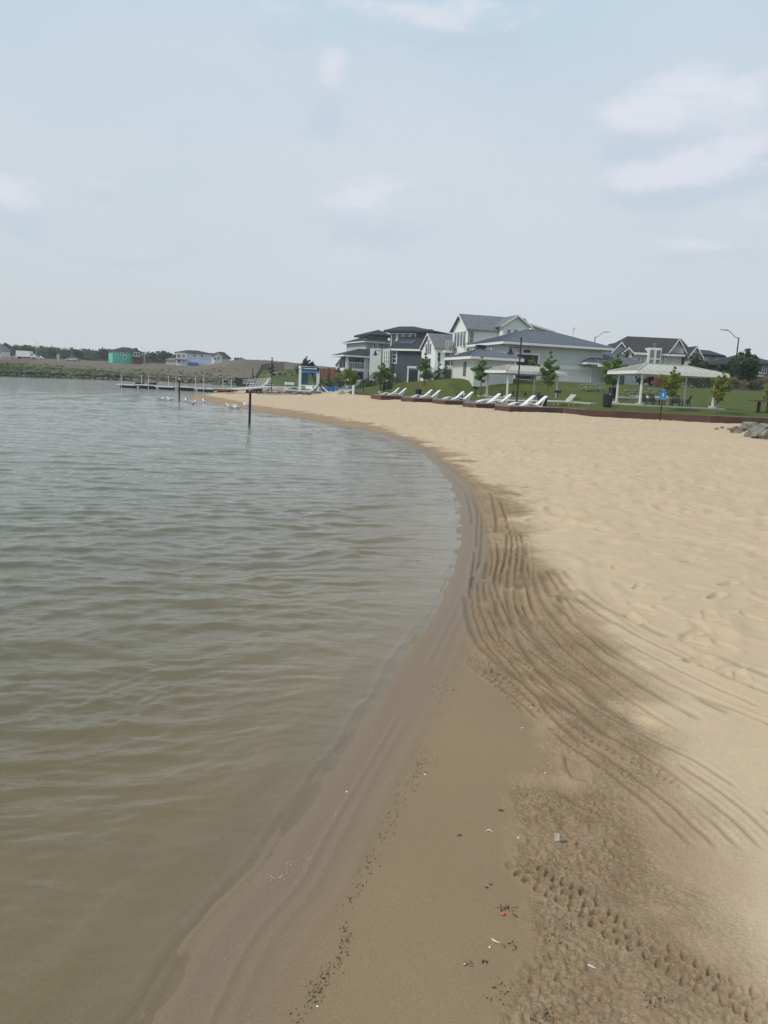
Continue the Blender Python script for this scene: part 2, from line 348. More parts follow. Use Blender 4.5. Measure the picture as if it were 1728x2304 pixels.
def on(px, Y, dz=0.0, py=870):            # point on the ground below a photo column at depth Y
    p = P(px, py, Y)
    for _ in range(3):
        z = zg(p.x, p.y) + dz; d = ray(px, 870)
        # shift along the leaning picture column so that the foot lands at the right place
        e = P(px, 870, Y); s = (z - e.z); p = Vector((e.x, Y, z))
    return p
# ------------------------------------------------------------------ terrain: one polar sheet out to the horizon, split by what covers it
def polar(rads, azs):
    rr, aa = np.meshgrid(rads, azs, indexing='ij'); return rr * np.sin(aa), rr * np.cos(aa)
def radii(spec):
    out = [spec[0]];
    for end, q in spec[1:]:
        while out[-1] < end: out.append(out[-1] * q)
    return np.array(out)
def azimuths(fine, dense, coarse):
    a = np.arange(-dense, dense + 1e-6, fine); b = np.arange(dense + coarse, 360 - dense - .5 * coarse, coarse)
    return np.radians(np.r_[a, b, [360 - dense]])
def grid_mesh(name, X, Y, Z, keep, m, attrs, smooth=True):
    nr, na = X.shape; idx = np.arange(nr * na).reshape(nr, na)
    q = np.stack([idx[:-1, :-1], idx[:-1, 1:], idx[1:, 1:], idx[1:, :-1]], -1).reshape(-1, 4)
    q = q[keep.reshape(-1)]
    used, inv = np.unique(q, return_inverse=True); inv = inv.reshape(-1, 4)
    co = np.stack([X.ravel()[used], Y.ravel()[used], Z.ravel()[used]], -1).astype(np.float32)
    me = bpy.data.meshes.new(name); me.vertices.add(len(co)); me.vertices.foreach_set('co', co.ravel())
    me.loops.add(inv.size); me.loops.foreach_set('vertex_index', inv.ravel().astype(np.int32))
    me.polygons.add(len(inv)); me.polygons.foreach_set('loop_start', np.arange(0, inv.size, 4, dtype=np.int32)); me.polygons.foreach_set('loop_total', np.full(len(inv), 4, np.int32))
    me.update(calc_edges=True); me.polygons.foreach_set('use_smooth', np.ones(len(inv), bool))
    for k, v in attrs.items():
        a = me.attributes.new(k, 'FLOAT', 'POINT'); a.data.foreach_set('value', v.ravel()[used].astype(np.float32))
    me.materials.append(m); me.validate()
    o = bpy.data.objects.new(name, me); COL.objects.link(o); return o
rads = radii([0.35, (1.7, 1.05), (14, 1.0030), (40, 1.006), (420, 1.009), (5000, 1.04)])
azs = azimuths(0.085, 33.5, 2.0)
X, Y = polar(rads, azs); S = polydist(X, Y, LAKE); Z = hgt(X, Y, S)
RR = np.hypot(X, Y)
nearm = (RR < 60) & (Y > 0.2)
pw = lambda L, z=0.03: [g2(a, b, z) for a, b in L]
SMOOTH = pw([(1020, 1440), B3(270, 950), B3(350, 1040), (1115, 1540), B4(480, 80), B4(540, 160), B4(620, 290), B4(680, 400), B4(640, 480), B4(560, 530), B4(520, 600), B4(530, 720), B4(520, 850), B4(640, 1000), B4(620, 1100), B4(640, 1250), B4(520, 1400), B4(460, 1611), (1100, 2700), (400, 2700), (385, 2304), (500, 2094), (667, 1885), (875, 1562), (990, 1375), (1030, 1300), (1036, 1360)])
MOIST = pw([(418, 894), (450, 886), (583, 914), (667, 926), (760, 941), (833, 955), (906, 976), (979, 1006), (1031, 1032), (1065, 1048), B3(420, 140), B3(520, 240), B3(600, 360), B3(700, 500), B3(790, 640), B3(860, 760), B3(960, 880), B3(1100, 1010), B3(1240, 1140), B4(1040, 200), B4(1180, 340), B4(1300, 520), B4(1360, 760), B4(1450, 950), B4(1540, 1250), B4(1659, 1480), (1760, 2304), (1900, 2700), (400, 2700),
            (385, 2304), (500, 2094), (667, 1885), (875, 1562), (990, 1375), (1042, 1229), (1026, 1104), (937, 1010), (760, 958), (577, 926), (523, 914), (468, 903.3)])
wet = np.zeros_like(X); moist = np.zeros_like(X); clod = np.zeros_like(X); groove_shade = np.zeros_like(X); dZ = np.zeros_like(X)
i = np.where(nearm | (RR < 130) & (Y > 0)); x, y, s, r_ = X[i], Y[i], S[i], RR[i]
wob = (fbm(x * 1.3, y * 1.3, 4, 3) - .5); wob2 = (fbm(x * 6, y * 6, 3, 9) - .5)
ds = polydist(x, y, SMOOTH) + (wob * .35 + wob2 * .10) * np.clip(r_ / 5, .6, 2)
dm = polydist(x, y, MOIST) + (wob * .9 + wob2 * .35) * np.clip(r_ / 8, .45, 2.2)
sm = 1 - sst(ds, -.07, .05)
mo = 1 - sst(dm, -.55, .40)
shorew = 1 - sst(s + wob * .25, .16, .50)
wt = np.maximum(np.maximum(sm, shorew), (s < 0.12) * 1.0)
cl = mo * (1 - wt)
dry = np.clip(1 - mo - wt, 0, 1)
# loose clods where the wheels turned the moist sand
fade = 1 - sst(r_, 22, 45)
patch = .35 + .9 * sst(fbm(x * 2.1, y * 2.1, 3, 21), .3, .7)
c1 = np.abs(fbm(x * 26, y * 26, 3, 5) - .5) * 2; c2 = fbm(x * 60, y * 60, 2, 6) - .5; c3 = fbm(x * 11, y * 11, 3, 8) - .5
z_ = cl * patch * fade * (.016 * (c1 - .3) + .014 * c2 * (r_ < 12) + .010 * c3)
z_ += dry * fade * (.012 * (fbm(x * 5, y * 5, 4, 31) - .5) + .0035 * (fbm(x * 30, y * 30, 2, 32) - .5))
z_ += dry * (1 - sst(r_, 60, 110)) * (.085 * (fbm(x * 1.6, y * 1.6, 3, 33) - .5) + .05 * (fbm(x * 4.5, y * 4.5, 2, 34) - .5)) * sst(r_, 5, 18)
z_ += sm * (1 - shorew) * (.0016 * (fbm(x * 9, y * 9, 3, 41) - .5) + .004 * (fbm(x * 2.5, y * 2.5, 2, 42) - .5))
# long soft ridges parallel to the water line under the thin film
z_ += np.exp(-((s - .02 - .03 * np.sin(y * 2.1)) / .05) ** 2) * .004 * fade
for s0_, w_, h_ in ((.13, .016, .0045), (.20, .022, .004), (.30, .03, .004), (-.10, .02, .004)): z_ += np.exp(-((s - s0_ - .05 * (fbm(x * .8, y * .8, 2, int(s0_ * 100) + 20) - .5)) / w_) ** 2) * h_ * fade * sst(fbm(x * 1.1, y * 1.1, 2, 55), .25, .5)
dark = np.zeros_like(x)  # groove shade, later mixed into the sand colour
def groove(L, width, depth, pitch=0, rows=0, zbase=.04, rim=.35, breakup=0.0, seed=0):
    global z_, dark, cl
    pts = catmull(pw(L, zbase), 4); q = np.array(pts); wd = width
    m = (x > q[:, 0].min() - .4) & (x < q[:, 0].max() + .4) & (y > q[:, 1].min() - .4) & (y < q[:, 1].max() + .4)
    if not m.any(): return
    xs, ys = x[m], y[m]; off, tt, L_ = polyline_st(xs, ys, pts)
    off = off + (fbm(xs * 8, ys * 8, 2, seed) - .5) * .02
    ends = sst(tt, 0, .12) * (1 - sst(tt, L_ - .12, L_))
    if breakup: ends = ends * sst(vnoise(tt * 3 + seed * 7.7, tt * 0, seed), breakup - .15, breakup + .15)
    if rows:
        g = np.zeros_like(off)
        for k in range(rows):
            o = (k - (rows - 1) / 2) * wd * 1.15
            ph = tt / pitch + .5 * k + seed * .31 + (fbm(xs * 7, ys * 7, 2, seed + k) - .5) * 1.3
            a = (np.mod(ph, 1) - .5) * 2; bb = (off - o - (.8 if k % 2 else -.8) * a * wd * .5) / (wd * .55)
            rr2 = (a / .55) ** 2 + bb ** 2
            dep = .45 + .75 * vnoise(np.floor(ph) + .5, np.full_like(ph, k * 3.1), seed + 50)
            rr2 = rr2 + 1.1 * (fbm(xs * 45, ys * 45, 2, seed + 9) - .5)
            g = g + dep * (1 - sst(rr2, .35, 1.25)) - .35 * np.exp(-((rr2 - 1.7) / .6) ** 2)
        bodyw = rows * wd * .6
        flat = 1 - sst(np.abs(off), bodyw, bodyw * 1.5)
    else:
        g = np.exp(-(off / (wd * .5)) ** 2) - rim * np.exp(-((np.abs(off) - wd) / (wd * .5)) ** 2); flat = np.exp(-(off / (wd * .9)) ** 2)
    zz = z_[m]; zz = zz * (1 - .7 * flat * ends) - depth * g * ends; z_[m] = zz
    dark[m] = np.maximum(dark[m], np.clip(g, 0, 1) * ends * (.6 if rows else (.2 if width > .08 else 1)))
b3 = lambda L: [B3(*p) for p in L]
b4 = lambda L: [B4(*p) for p in L]
TH = [[(300, 215), (322, 290), (328, 350)], [(335, 215), (352, 300), (348, 460)], [(318, 200), (366, 300), (370, 400), (362, 500), (326, 620), (318, 700)], [(410, 210), (435, 320), (437, 390)], [(455, 260), (490, 350), (500, 400), (508, 450), (500, 520), (490, 640)],
      [(525, 400), (535, 450), (525, 560), (520, 640)], [(545, 395), (562, 470), (553, 560), (550, 650)], [(572, 430), (580, 560), (582, 660), (598, 725)], [(485, 395), (482, 480), (464, 560), (460, 620)], [(430, 600), (430, 680), (445, 780), (500, 870)],
      [(550, 650), (565, 740), (606, 812)], [(500, 740), (520, 790)], [(455, 250), (480, 330), (492, 380)], [(340, 470), (332, 560), (322, 640)], [(520, 640), (522, 700), (540, 760)], [(385, 330), (400, 420), (398, 520), (380, 600)], [(410, 420), (418, 520), (402, 600)], [(440, 430), (446, 500), (430, 590), (428, 640)]]
for k, L in enumerate(TH): groove(b3(L), .034 if k % 3 else .05, .024, breakup=.10, seed=k + 1)
for k, L in enumerate([[(200, 110), (260, 160), (330, 240), (372, 330), (380, 420), (372, 520)], [(180, 60), (250, 110), (330, 170), (400, 240)]]): groove(b3(L), .09, .012, seed=60 + k)
groove(b3([(300, 665), (308, 760), (350, 870), (430, 955), (520, 1040), (600, 1110), (700, 1175)]), .055, .016, seed=30)
groove(b4([(480, 0), (620, 110), (760, 195), (860, 245)]), .04, .010, seed=31)
groove(b3([(715, 670), (760, 770), (860, 870), (960, 955), (1100, 1020), (1250, 1100), (1440, 1185)]) + [B4(1580, 240), B4(1659, 275), (1760, 1660)], .045, .020, breakup=.12, seed=32)
groove(b3([(880, 560), (940, 680), (1060, 810), (1180, 880), (1300, 960), (1460, 1050), (1659, 1140)]), .10, .010, seed=34)
groove(b3([(830, 500), (880, 640), (960, 740), (1080, 850), (1220, 930)]), .12, .010, seed=35)
groove(b3([(395, 600), (398, 700), (425, 800), (480, 880), (560, 960), (640, 1020), (740, 1090)]), .05, .018, pitch=.055, rows=2, seed=36)
groove(b3([(365, 650), (372, 760), (410, 850), (480, 930), (560, 990)]), .05, .016, pitch=.05, rows=2, seed=37)
groove(b4([(350, -20), (480, 70), (560, 150), (620, 215)]), .05, .016, pitch=.07, rows=3, seed=38)
groove(b4([(640, 190), (800, 290), (900, 340), (1040, 420), (1150, 470), (1240, 520), (1330, 570)]), .04, .012, pitch=.055, rows=2, seed=39)
groove(b4([(520, 830), (570, 890), (640, 950), (740, 1010), (840, 1070), (930, 1150), (1040, 1215), (1160, 1290), (1280, 1370), (1400, 1440), (1520, 1500), (1659, 1585), (1760, 1640)]), .046, .014, pitch=.052, rows=3, seed=40)
groove(b4([(640, 240), (760, 330), (900, 430), (1000, 500)]), .03, .008, pitch=.05, rows=1, seed=43)
groove(b4([(680, 530), (760, 590), (860, 660)]), .04, .008, seed=44)
groove(b4([(900, 960), (1040, 1060), (1200, 1180), (1400, 1340)]), .10, .006, seed=45)
spine = [(560, 560), (590, 700), (650, 810), (760, 930), (900, 1050), (1060, 1170), (1240, 1290)]
for k in range(9):
    o_ = (k - 3) * 34; L = [(a + o_ * (1 + .5 * j), b - o_ * .25 * j * .5) for j, (a, b) in enumerate(spine)]
    groove(b3(L), .035 + .02 * (k % 3), .012 + .004 * (k % 2), breakup=.18, seed=70 + k)
sp2 = [(380, 610), (400, 720), (450, 830), (540, 930), (660, 1030), (800, 1130)]
for k in range(5):
    o_ = (k - 2) * 26; groove(b3([(a + o_ * (1 + .3 * j), b - o_ * .2 * j * .5) for j, (a, b) in enumerate(sp2)]), .03, .012, breakup=.2, seed=90 + k)
for k in range(6):
    o_ = (k - 2) * 60; groove(b4([(560 + o_, 60 + k * 6), (720 + o_, 200), (900 + o_ * 1.3, 330), (1100 + o_ * 1.5, 460), (1330 + o_ * 1.6, 640), (1560 + o_ * 1.7, 860)]), .03, .009, breakup=.25, seed=110 + k)
def foot(px, py, ang, size=.27, depth=.02, zb=.06):
    global z_
    cx, cy = g2(px, py, zb); m = (np.abs(x - cx) < size) & (np.abs(y - cy) < size)
    if not m.any(): return
    dx, dy = x[m] - cx, y[m] - cy; c_, s_ = math.cos(ang), math.sin(ang); u = (dx * c_ + dy * s_) / (size * .5); v = (-dx * s_ + dy * c_) / (size * (.20 + .05 * u * 0))
    q = (np.abs(u) ** 3 + np.abs(v) ** 3) ** (1 / 3); g = 1 - sst(q, .7, 1.1); rim_ = np.exp(-((q - 1.25) / .25) ** 2)
    z_[m] = z_[m] * (1 - .8 * g) - depth * g + depth * .35 * rim_
foot(*B4(795, 430), 1.5, .28, .016); foot(*B4(1105, 245), 2.2, .30, .018); foot(*B4(795, 720), 1.9, .26, .014); foot(*B4(855, 760), 1.0, .2, .01)
for k, (a, b) in enumerate([(1080, 600), (1350, 920), (1500, 960), (1545, 1000), (1400, 730), (1430, 655), (990, 515), (1385, 370), (1320, 812), (1332, 846), (1470, 868), (1530, 575), (1195, 705), (1355, 775), (1095, 690), (1060, 735), (1600, 745), (1480, 605), (1240, 655), (1150, 465), (1280, 470), (1340, 455), (1400, 505), (1620, 680), (740, 290), (590, 310), (770, 264), (1300, 500)]):
    foot(*B3(a, b), rnd.uniform(.3, 2.6), rnd.uniform(.24, .34), rnd.uniform(.014, .032), .15)
i_x = z_.copy()
for k in range(2600):                       # the trodden dry sand up the beach
    rr_ = 6 + 56 * rnd.random() ** .8; aa_ = rnd.uniform(-.05, .58); cx, cy = rr_ * math.sin(aa_), rr_ * math.cos(aa_)
    if k % 3 == 0: cx, cy = rnd.uniform(2, 24), rnd.uniform(8, 50)
    sz = rnd.uniform(.25, .55) * (1 + rr_ / 60); j = np.where((np.abs(x - cx) < sz * 1.3) & (np.abs(y - cy) < sz * 1.3))[0]
    if not len(j): continue
    dx, dy = x[j] - cx, y[j] - cy; an = rnd.uniform(0, 3.14); c_, s_ = math.cos(an), math.sin(an); u = (dx * c_ + dy * s_) / (sz * .5); v = (-dx * s_ + dy * c_) / (sz * .3); q = np.sqrt(u * u + v * v)
    dp = rnd.uniform(.006, .022) * (1 + min(rr_, 40) / 40) * dry[j]; z_[j] += -dp * (1 - sst(q, .3, 1.1)) + dp * .4 * np.exp(-((q - 1.3) / .3) ** 2)
dZ[i] = z_ * (s > -.3); wet[i] = wt; moist[i] = mo; clod[i] = np.clip(cl * patch, 0, 1); groove_shade[i] = dark
Z = Z + dZ
deepn = (S < 0) & (RR < 120)
Z[deepn] += (fbm(X[deepn] * 1.2, Y[deepn] * 2.4, 3, 71) - .5) * .012 * sst(-S[deepn], .1, 1.2)
# far rough ground
fr = (Y > 190) & (S > 3); Z[fr] += (fbm(X[fr] / 9, Y[fr] / 9, 4, 81) - .5) * 1.1 + (fbm(X[fr] / 2.5, Y[fr] / 2.5, 3, 82) - .5) * .5
wet = np.where(S < .1, 1, wet)
cxm = lambda A: (A[:-1, :-1] + A[1:, 1:]) * .5
fX, fY, fS = cxm(X), cxm(Y), cxm(S)
# park lawn boundary, hidden below the boardwalk, then along the path on the left
DK = [(1113, 913.5, 57), (1041, 906.5, 63), (972, 899.6, 70), (902, 894.6, 77), (834, 888.5, 86), (787, 881, 98)]
LAWNP = [(a, b + .9) for a, b in FRONT[::-1]] + [(90, 57), (160, 40), (400, 40), (400, 700), (-40, 700), (-12, 165), (-14, 140), (-11, 122), (-8, 116), (-6, 106)]
lawn_d = polydist(fX, fY, LAWNP)
far = (fY > 122) & (fS > 0)
zone = np.where(fS < -1.2, 0, np.where(lawn_d < 0, 2, np.where(far & (fX < 0), 3, 1)))
attrs = {'wet': wet, 'moist': moist, 'clod': clod, 'groove_shade': groove_shade, 'shore': np.clip(S, -30, 60)}
# sand
m = bpy.data.materials.new('sand'); m.use_nodes = True; t = NT(m.node_tree)
at = lambda n_: t.n('ShaderNodeAttribute', attribute_name=n_).outputs['Fac']
co = t.n('ShaderNodeTexCoord').outputs['Object']
def noise(scale, det=4.0, rough=.6, sc=None):
    v = co if sc is None else t.n('ShaderNodeVectorMath', {0: co, 1: sc}, operation='MULTIPLY').outputs[0]
    return t.n('ShaderNodeTexNoise', {'Vector': v, 'Scale': scale, 'Detail': det, 'Roughness': rough}).outputs[0]
grain = noise(170, 3, .7); med = noise(6, 6, .65); big = noise(.35, 4); clump = noise(58, 4, .7)
dryc = t.mix(t.smooth(big, .3, .7), (.600, .456, .300, 1), (.555, .428, .286, 1))
dryc = t.mix(t.math('MULTIPLY', t.smooth(med, .4, .75), .25), dryc, (.47, .35, .225, 1))
moc = t.mix(t.smooth(med, .3, .7), (.350, .240, .140, 1), (.43, .310, .190, 1))
wetc = t.mix(t.smooth(big, .35, .65), (.250, .180, .104, 1), (.285, .203, .116, 1))
mf = t.math('ADD', at('moist'), t.math('MULTIPLY', t.math('SUBTRACT', med, .5), .5), clamp=True)
dryc = t.mix(t.math('MULTIPLY', t.smooth(noise(1.1, 5, .6), .5, .72), .35), dryc, (.60, .42, .285, 1))
c = t.mix(t.smooth(mf, .1, .9), dryc, moc)
c = t.mix(at('wet'), c, wetc)
sh_ = at('shore'); film = t.math('MULTIPLY', t.smooth(sh_, -.6, .05), t.math('SUBTRACT', 1.0, t.smooth(sh_, .12, .50)))
c = t.mix(t.math('MULTIPLY', film, .8), c, (.215, .152, .096, 1))
c = t.mix(t.math('MULTIPLY', t.smooth(grain, .35, .75), .30), c, (.09, .06, .035, 1))
c = t.mix(t.math('MULTIPLY', t.smooth(noise(240, 2), .62, .75), .35), c, (.62, .54, .42, 1))
c = t.mix(t.math('MULTIPLY', at('groove_shade'), .38), c, (.14, .095, .055, 1))  # grooves painted darker, shade put into the colour
c = t.mix(t.math('MULTIPLY', t.math('MULTIPLY', t.smooth(noise(55, 4, .7), .58, .40), at('clod')), .40), c, (.16, .105, .06, 1))  # shaded gaps between the clods, painted as darker sand
rough = t.math('SUBTRACT', .92, t.math('MULTIPLY', at('wet'), .30)); rough = t.math('SUBTRACT', rough, t.math('MULTIPLY', film, .14))
hh = t.math('ADD', t.math('MULTIPLY', t.math('MULTIPLY', clump, t.math('ADD', at('clod'), .08)), 2.0), t.math('MULTIPLY', grain, .12))
bmp = t.n('ShaderNodeBump', {'Height': hh, 'Strength': 0.8, 'Distance': 0.012}).outputs[0]
p = t.n('ShaderNodeBsdfPrincipled', {'Base Color': c, 'Roughness': rough, 'Specular IOR Level': t.math('ADD', .12, t.math('MULTIPLY', film, .22)), 'Normal': bmp})
t.n('ShaderNodeOutputMaterial', {0: p.outputs[0]}); SAND = m
# grass and dirt of the land
def land_mat(name, a, b, c3, sc, f=.35):
    m = bpy.data.materials.new(name); m.use_nodes = True; t = NT(m.node_tree); co = t.n('ShaderNodeTexCoord').outputs['Object']
    n_ = lambda s_, d=5.0: t.n('ShaderNodeTexNoise', {'Vector': co, 'Scale': s_, 'Detail': d, 'Roughness': .65}).outputs[0]
    c = t.mix(t.smooth(n_(sc), .35, .65), a, b); c = t.mix(t.math('MULTIPLY', t.smooth(n_(sc * .25), .45, .7), f), c, c3)
    c = t.mix(t.math('MULTIPLY', t.smooth(n_(sc * 14), .4, .7), .35), c, tuple(v * .55 for v in a[:3]) + (1,))
    bm_ = t.n('ShaderNodeBump', {'Height': n_(sc * 10), 'Strength': .7, 'Distance': .06}).outputs[0]
    p = t.n('ShaderNodeBsdfPrincipled', {'Base Color': c, 'Roughness': .95, 'Specular IOR Level': .1, 'Normal': bm_}); t.n('ShaderNodeOutputMaterial', {0: p.outputs[0]}); return m
LAWN = land_mat('lawn_grass', (.075, .102, .024, 1), (.095, .118, .032, 1), (.13, .11, .052, 1), .55, .4)
DIRT = land_mat('construction_dirt', (.155, .125, .098, 1), (.205, .17, .135, 1), (.10, .105, .06, 1), .12, .8)
FGRASS = land_mat('bank_grass', (.065, .10, .030, 1), (.095, .125, .042, 1), (.14, .125, .07, 1), .25, .4)
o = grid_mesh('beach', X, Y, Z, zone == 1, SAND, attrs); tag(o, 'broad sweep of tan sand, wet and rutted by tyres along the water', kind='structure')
o = grid_mesh('lake_bed', X, Y, Z, zone == 0, SAND, attrs); tag(o, 'sandy bottom under the shallow water', kind='structure')
o = grid_mesh('lawn', X, Y, Z, zone == 2, LAWN, {}); tag(o, 'mown grass slope behind the boardwalk', kind='structure')
# far bank: grass near the wall, bare dirt behind, split by height of the bank
fz = zone == 3
gd = polydist(fX, fY, [(-500, 118), (-140, 136), (-76, 150), (-66, 168), (-60, 180), (-20, 186), (5, 190), (5, 120), (-30, 120), (-30, 200), (-45, 206), (-60, 201), (-80, 186), (-110, 166), (-150, 152), (-500, 140)])
tipx = (fX > -38) & (fY < 165) | ((fX > -30) & (fY < 190))
fg = fz & ((gd + 6 * (fbm(fX / 7, fY / 7, 3, 91) - .5) < 0) | tipx | (fS < 20))
rocky = fz & (fY < 129) & (fS < 6)
fg &= ~rocky
o = grid_mesh('grass_bank', X, Y, Z, fg, FGRASS, {}); tag(o, 'rough green grass bank above the stone wall', kind='structure')
o = grid_mesh('dirt_hill', X, Y, Z, fz & ~fg & ~rocky, DIRT, {}); tag(o, 'bare brown construction ground and dirt mound beyond the lake', kind='structure')
if rocky.any(): o = grid_mesh('shingle', X, Y, Z, rocky, SAND, attrs); tag(o, 'sandy shore end behind the tip', kind='structure')
# ------------------------------------------------------------------ water with real wave relief
rads2 = radii([0.8, (1.8, 1.02), (30, 1.0040), (110, 1.006), (250, 1.015), (900, 1.1)]); azs2 = azimuths(0.13, 34, 4.0)
XW, YW = polar(rads2, azs2); SW = polydist(XW, YW, LAKE)
rg = np.random.RandomState(4); ZW = np.zeros_like(XW); sl = sst(-SW, .0, 1.6); dist = np.hypot(XW, YW)
wx = XW + .25 * (fbm(XW * .9, YW * .9, 3, 101) - .5) * 2; wy = YW + .5 * (fbm(XW * .4 + 7, YW * .4, 3, 102) - .5) * 2
gust = .45 + 1.1 * fbm(XW * .12, YW * .2, 3, 103)
for k in range(52):
    lam = .075 * (1.06 ** k) * rg.uniform(.92, 1.08); ang = math.radians(104) + rg.normal(0, .42); kk = 2 * math.pi / lam
    amp = .0030 * (lam / .5) ** .80 * (1.25 if lam < .5 else .8) * rg.uniform(.5, 1.2); ph = rg.uniform(0, 6.28)
    a = kk * (wx * math.cos(ang) + wy * math.sin(ang)) + ph
    row = np.maximum(dist * .0042, .004) ; keepw = 1 - sst(row * 3.2, lam * .5, lam)
    grp = .4 + 1.2 * vnoise(XW / (lam * 4) + k * 3.3, YW / (lam * 2.5) - k, 200 + k)
    ZW += amp * keepw * grp * (.35 * np.sin(a) + (1 - 2 * np.abs(np.sin(a / 2))) * .85)
ZW = ZW * (.12 + .88 * sl) * gust
swash = sst(-SW, .02, .25) * (1 - sst(-SW, .5, 1.4)) * (RR.max() > 0)
ZW += .002 * swash * np.sin(SW * 19 + 2.6 * fbm(XW * 1.1, YW * 1.1, 2, 140) * 3) * (1 - sst(dist, 8, 30)) + .003 * (1 - sst(-SW, 0, .2)) * (fbm(XW * 2.0, YW * 2.0, 3, 141) - .35)
fb = fbm(XW * 1.3, YW * 1.3, 3, 150)
ZW += (.006 * np.exp(-((SW + .13 + .22 * (fb - .5)) / .018) ** 2) + .0025 * np.exp(-((SW + .42 + .5 * (fb - .5)) / .03) ** 2)) * sst(fbm(XW * .9, YW * .9, 2, 151), .42, .68) * (1 - sst(dist, 8, 20))
ZW -= .12 * np.clip(SW - .01, 0, 1)
m = bpy.data.materials.new('lake_water'); m.use_nodes = True; t = NT(m.node_tree); co = t.n('ShaderNodeTexCoord').outputs['Object']
dep = t.n('ShaderNodeAttribute', attribute_name='depth').outputs['Fac']; dst = t.n('ShaderNodeAttribute', attribute_name='calm').outputs['Fac']
def wn(scale, sc, det, rot=R(14), dis=0.4):
    v = t.n('ShaderNodeMapping', {0: co, 2: (0, 0, rot), 3: sc}).outputs[0]
    return t.n('ShaderNodeTexNoise', {'Vector': v, 'Scale': scale, 'Detail': det, 'Roughness': .55, 'Distortion': dis}).outputs[0]
h = t.math('ADD', t.math('MULTIPLY', wn(2.2, (.30, 1, 1), 5.0), 1.0), t.math('MULTIPLY', wn(.75, (.3, 1, 1), 3.0, R(10)), 1.8))
h = t.math('ADD', h, t.math('MULTIPLY', wn(7, (.45, 1, 1), 3.0, R(-14)), .30))
h2 = t.math('MULTIPLY', t.math('MULTIPLY', h, t.math('SUBTRACT', 1.0, dst)), 1.0)
fine = t.math('MULTIPLY', wn(16, (.45, 1, 1), 4.0, R(20)), t.math('MULTIPLY', t.smooth(dep, 0.0, .12), .14))
bmp = t.n('ShaderNodeBump', {'Height': t.math('ADD', h2, fine), 'Strength': 1.0, 'Distance': 0.068}).outputs[0]
trans = t.n('ShaderNodeBsdfTransparent', {0: (.91, .915, .85, 1)}).outputs[0]
murk = t.n('ShaderNodeBsdfDiffuse', {0: (.140, .155, .096, 1), 'Normal': bmp}).outputs[0]
tf = t.math('SUBTRACT', 1.0, t.math('EXPONENT', t.math('MULTIPLY', dep, -2.4)))
under = t.n('ShaderNodeMixShader', {0: tf, 1: trans, 2: murk}).outputs[0]
gl = t.n('ShaderNodeBsdfGlossy', {0: (1, 1, 1, 1), 'Roughness': .05, 'Normal': bmp}).outputs[0]
fr_ = t.n('ShaderNodeFresnel', {'IOR': 1.33, 'Normal': bmp}).outputs[0]
fr_ = t.math('MULTIPLY', fr_, t.math('SUBTRACT', 1.0, t.math('MULTIPLY', t.n('ShaderNodeNewGeometry').outputs['Backfacing'], .80)))
t.n('ShaderNodeOutputMaterial', {0: t.n('ShaderNodeMixShader', {0: fr_, 1: under, 2: gl}).outputs[0]})
bed = hgt(XW, YW, SW)
keep = (cxm(SW) < .12)
o = grid_mesh('lake_water', XW, YW, ZW, keep, m, {'depth': np.clip(-bed, 0, 2), 'calm': (1 - sst(dist, 8, 34)) * .80 + 0 * dist})
tag(o, 'rippled grey green lake water', kind='structure')
# ------------------------------------------------------------------ vertical frame fitted through two measured columns of a facade
class Fr:
    def __init__(s, name, label, cat, pa, Ya, pb, Yb, ref=860, z0=None, group=None):
        a, b = P(pa, ref, Ya), P(pb, ref, Yb); s.u = Vector((b.x - a.x, b.y - a.y, 0)); s.L = s.u.length; s.u.normalize(); s.v = Vector((-s.u.y, s.u.x, 0))
        s.z0 = zg(a.x, a.y) if z0 is None else z0
        s.o = Vector((a.x, a.y, s.z0)); s.e = thing(name, label, cat, s.o, math.atan2(s.u.y, s.u.x), group)
    def hit(s, px, py, v=0.0):                 # (u, z) on the facade plane at depth v
        d = ray(px, py); q = Vector((0, 0, EYE)); k = ((s.o + s.v * v - q).dot(s.v)) / d.dot(s.v); p = q + d * k - s.o
        return p.dot(s.u), p.z
    def side(s, px, py, u=0.0):                # (v, z) on the end wall at u
        d = ray(px, py); q = Vector((0, 0, EYE)); k = ((s.o + s.u * u - q).dot(s.u)) / d.dot(s.u); p = q + d * k - s.o
        return p.dot(s.v), p.z
def wall(E, poly, ax, a, b, m, label=None): return tag(MB().prism(poly, ax, a, b).build('wall', m, E), label)
def window(E, face, at, a0, z0, a1, z1, nx=2, nz=1, fm=None, gm=None, fw=.09, name='window', skip=False):
    # face 'f' looks along -v (at = v), 'l' looks along -u, 'r' looks along +u ; a0..a1 along the wall
    if a0 > a1: a0, a1 = a1, a0
    if z0 > z1: z0, z1 = z1, z0
    sgn = {'f': -1, 'l': -1, 'r': 1, 'b': 1}[face]
    def bx(mb, p0, q0, p1, q1, d0, d1):
        if face in 'fb': mb.box((p0, at + sgn * d0, q0), (p1, at + sgn * d1, q1))
        else: mb.box((at + sgn * d0, p0, q0), (at + sgn * d1, p1, q1))
    f = MB()
    bx(f, a0 - fw, z0 - fw, a1 + fw, z0, -.02, .07); bx(f, a0 - fw, z1, a1 + fw, z1 + fw, -.02, .07)
    bx(f, a0 - fw, z0, a0, z1, -.02, .066); bx(f, a1, z0, a1 + fw, z1, -.02, .066)
    for k in range(1, nx): x = a0 + (a1 - a0) * k / nx; bx(f, x - fw * .35, z0, x + fw * .35, z1, -.02, .06)
    for k in range(1, nz): z = z0 + (z1 - z0) * k / nz; bx(f, a0, z - fw * .35, a1, z + fw * .35, -.02, .057)
    fo = f.build(name, fm or TRIM, E); g = MB(); bx(g, a0, z0, a1, z1, -.02, .03); g.build('pane', gm or GLASS, fo); return fo
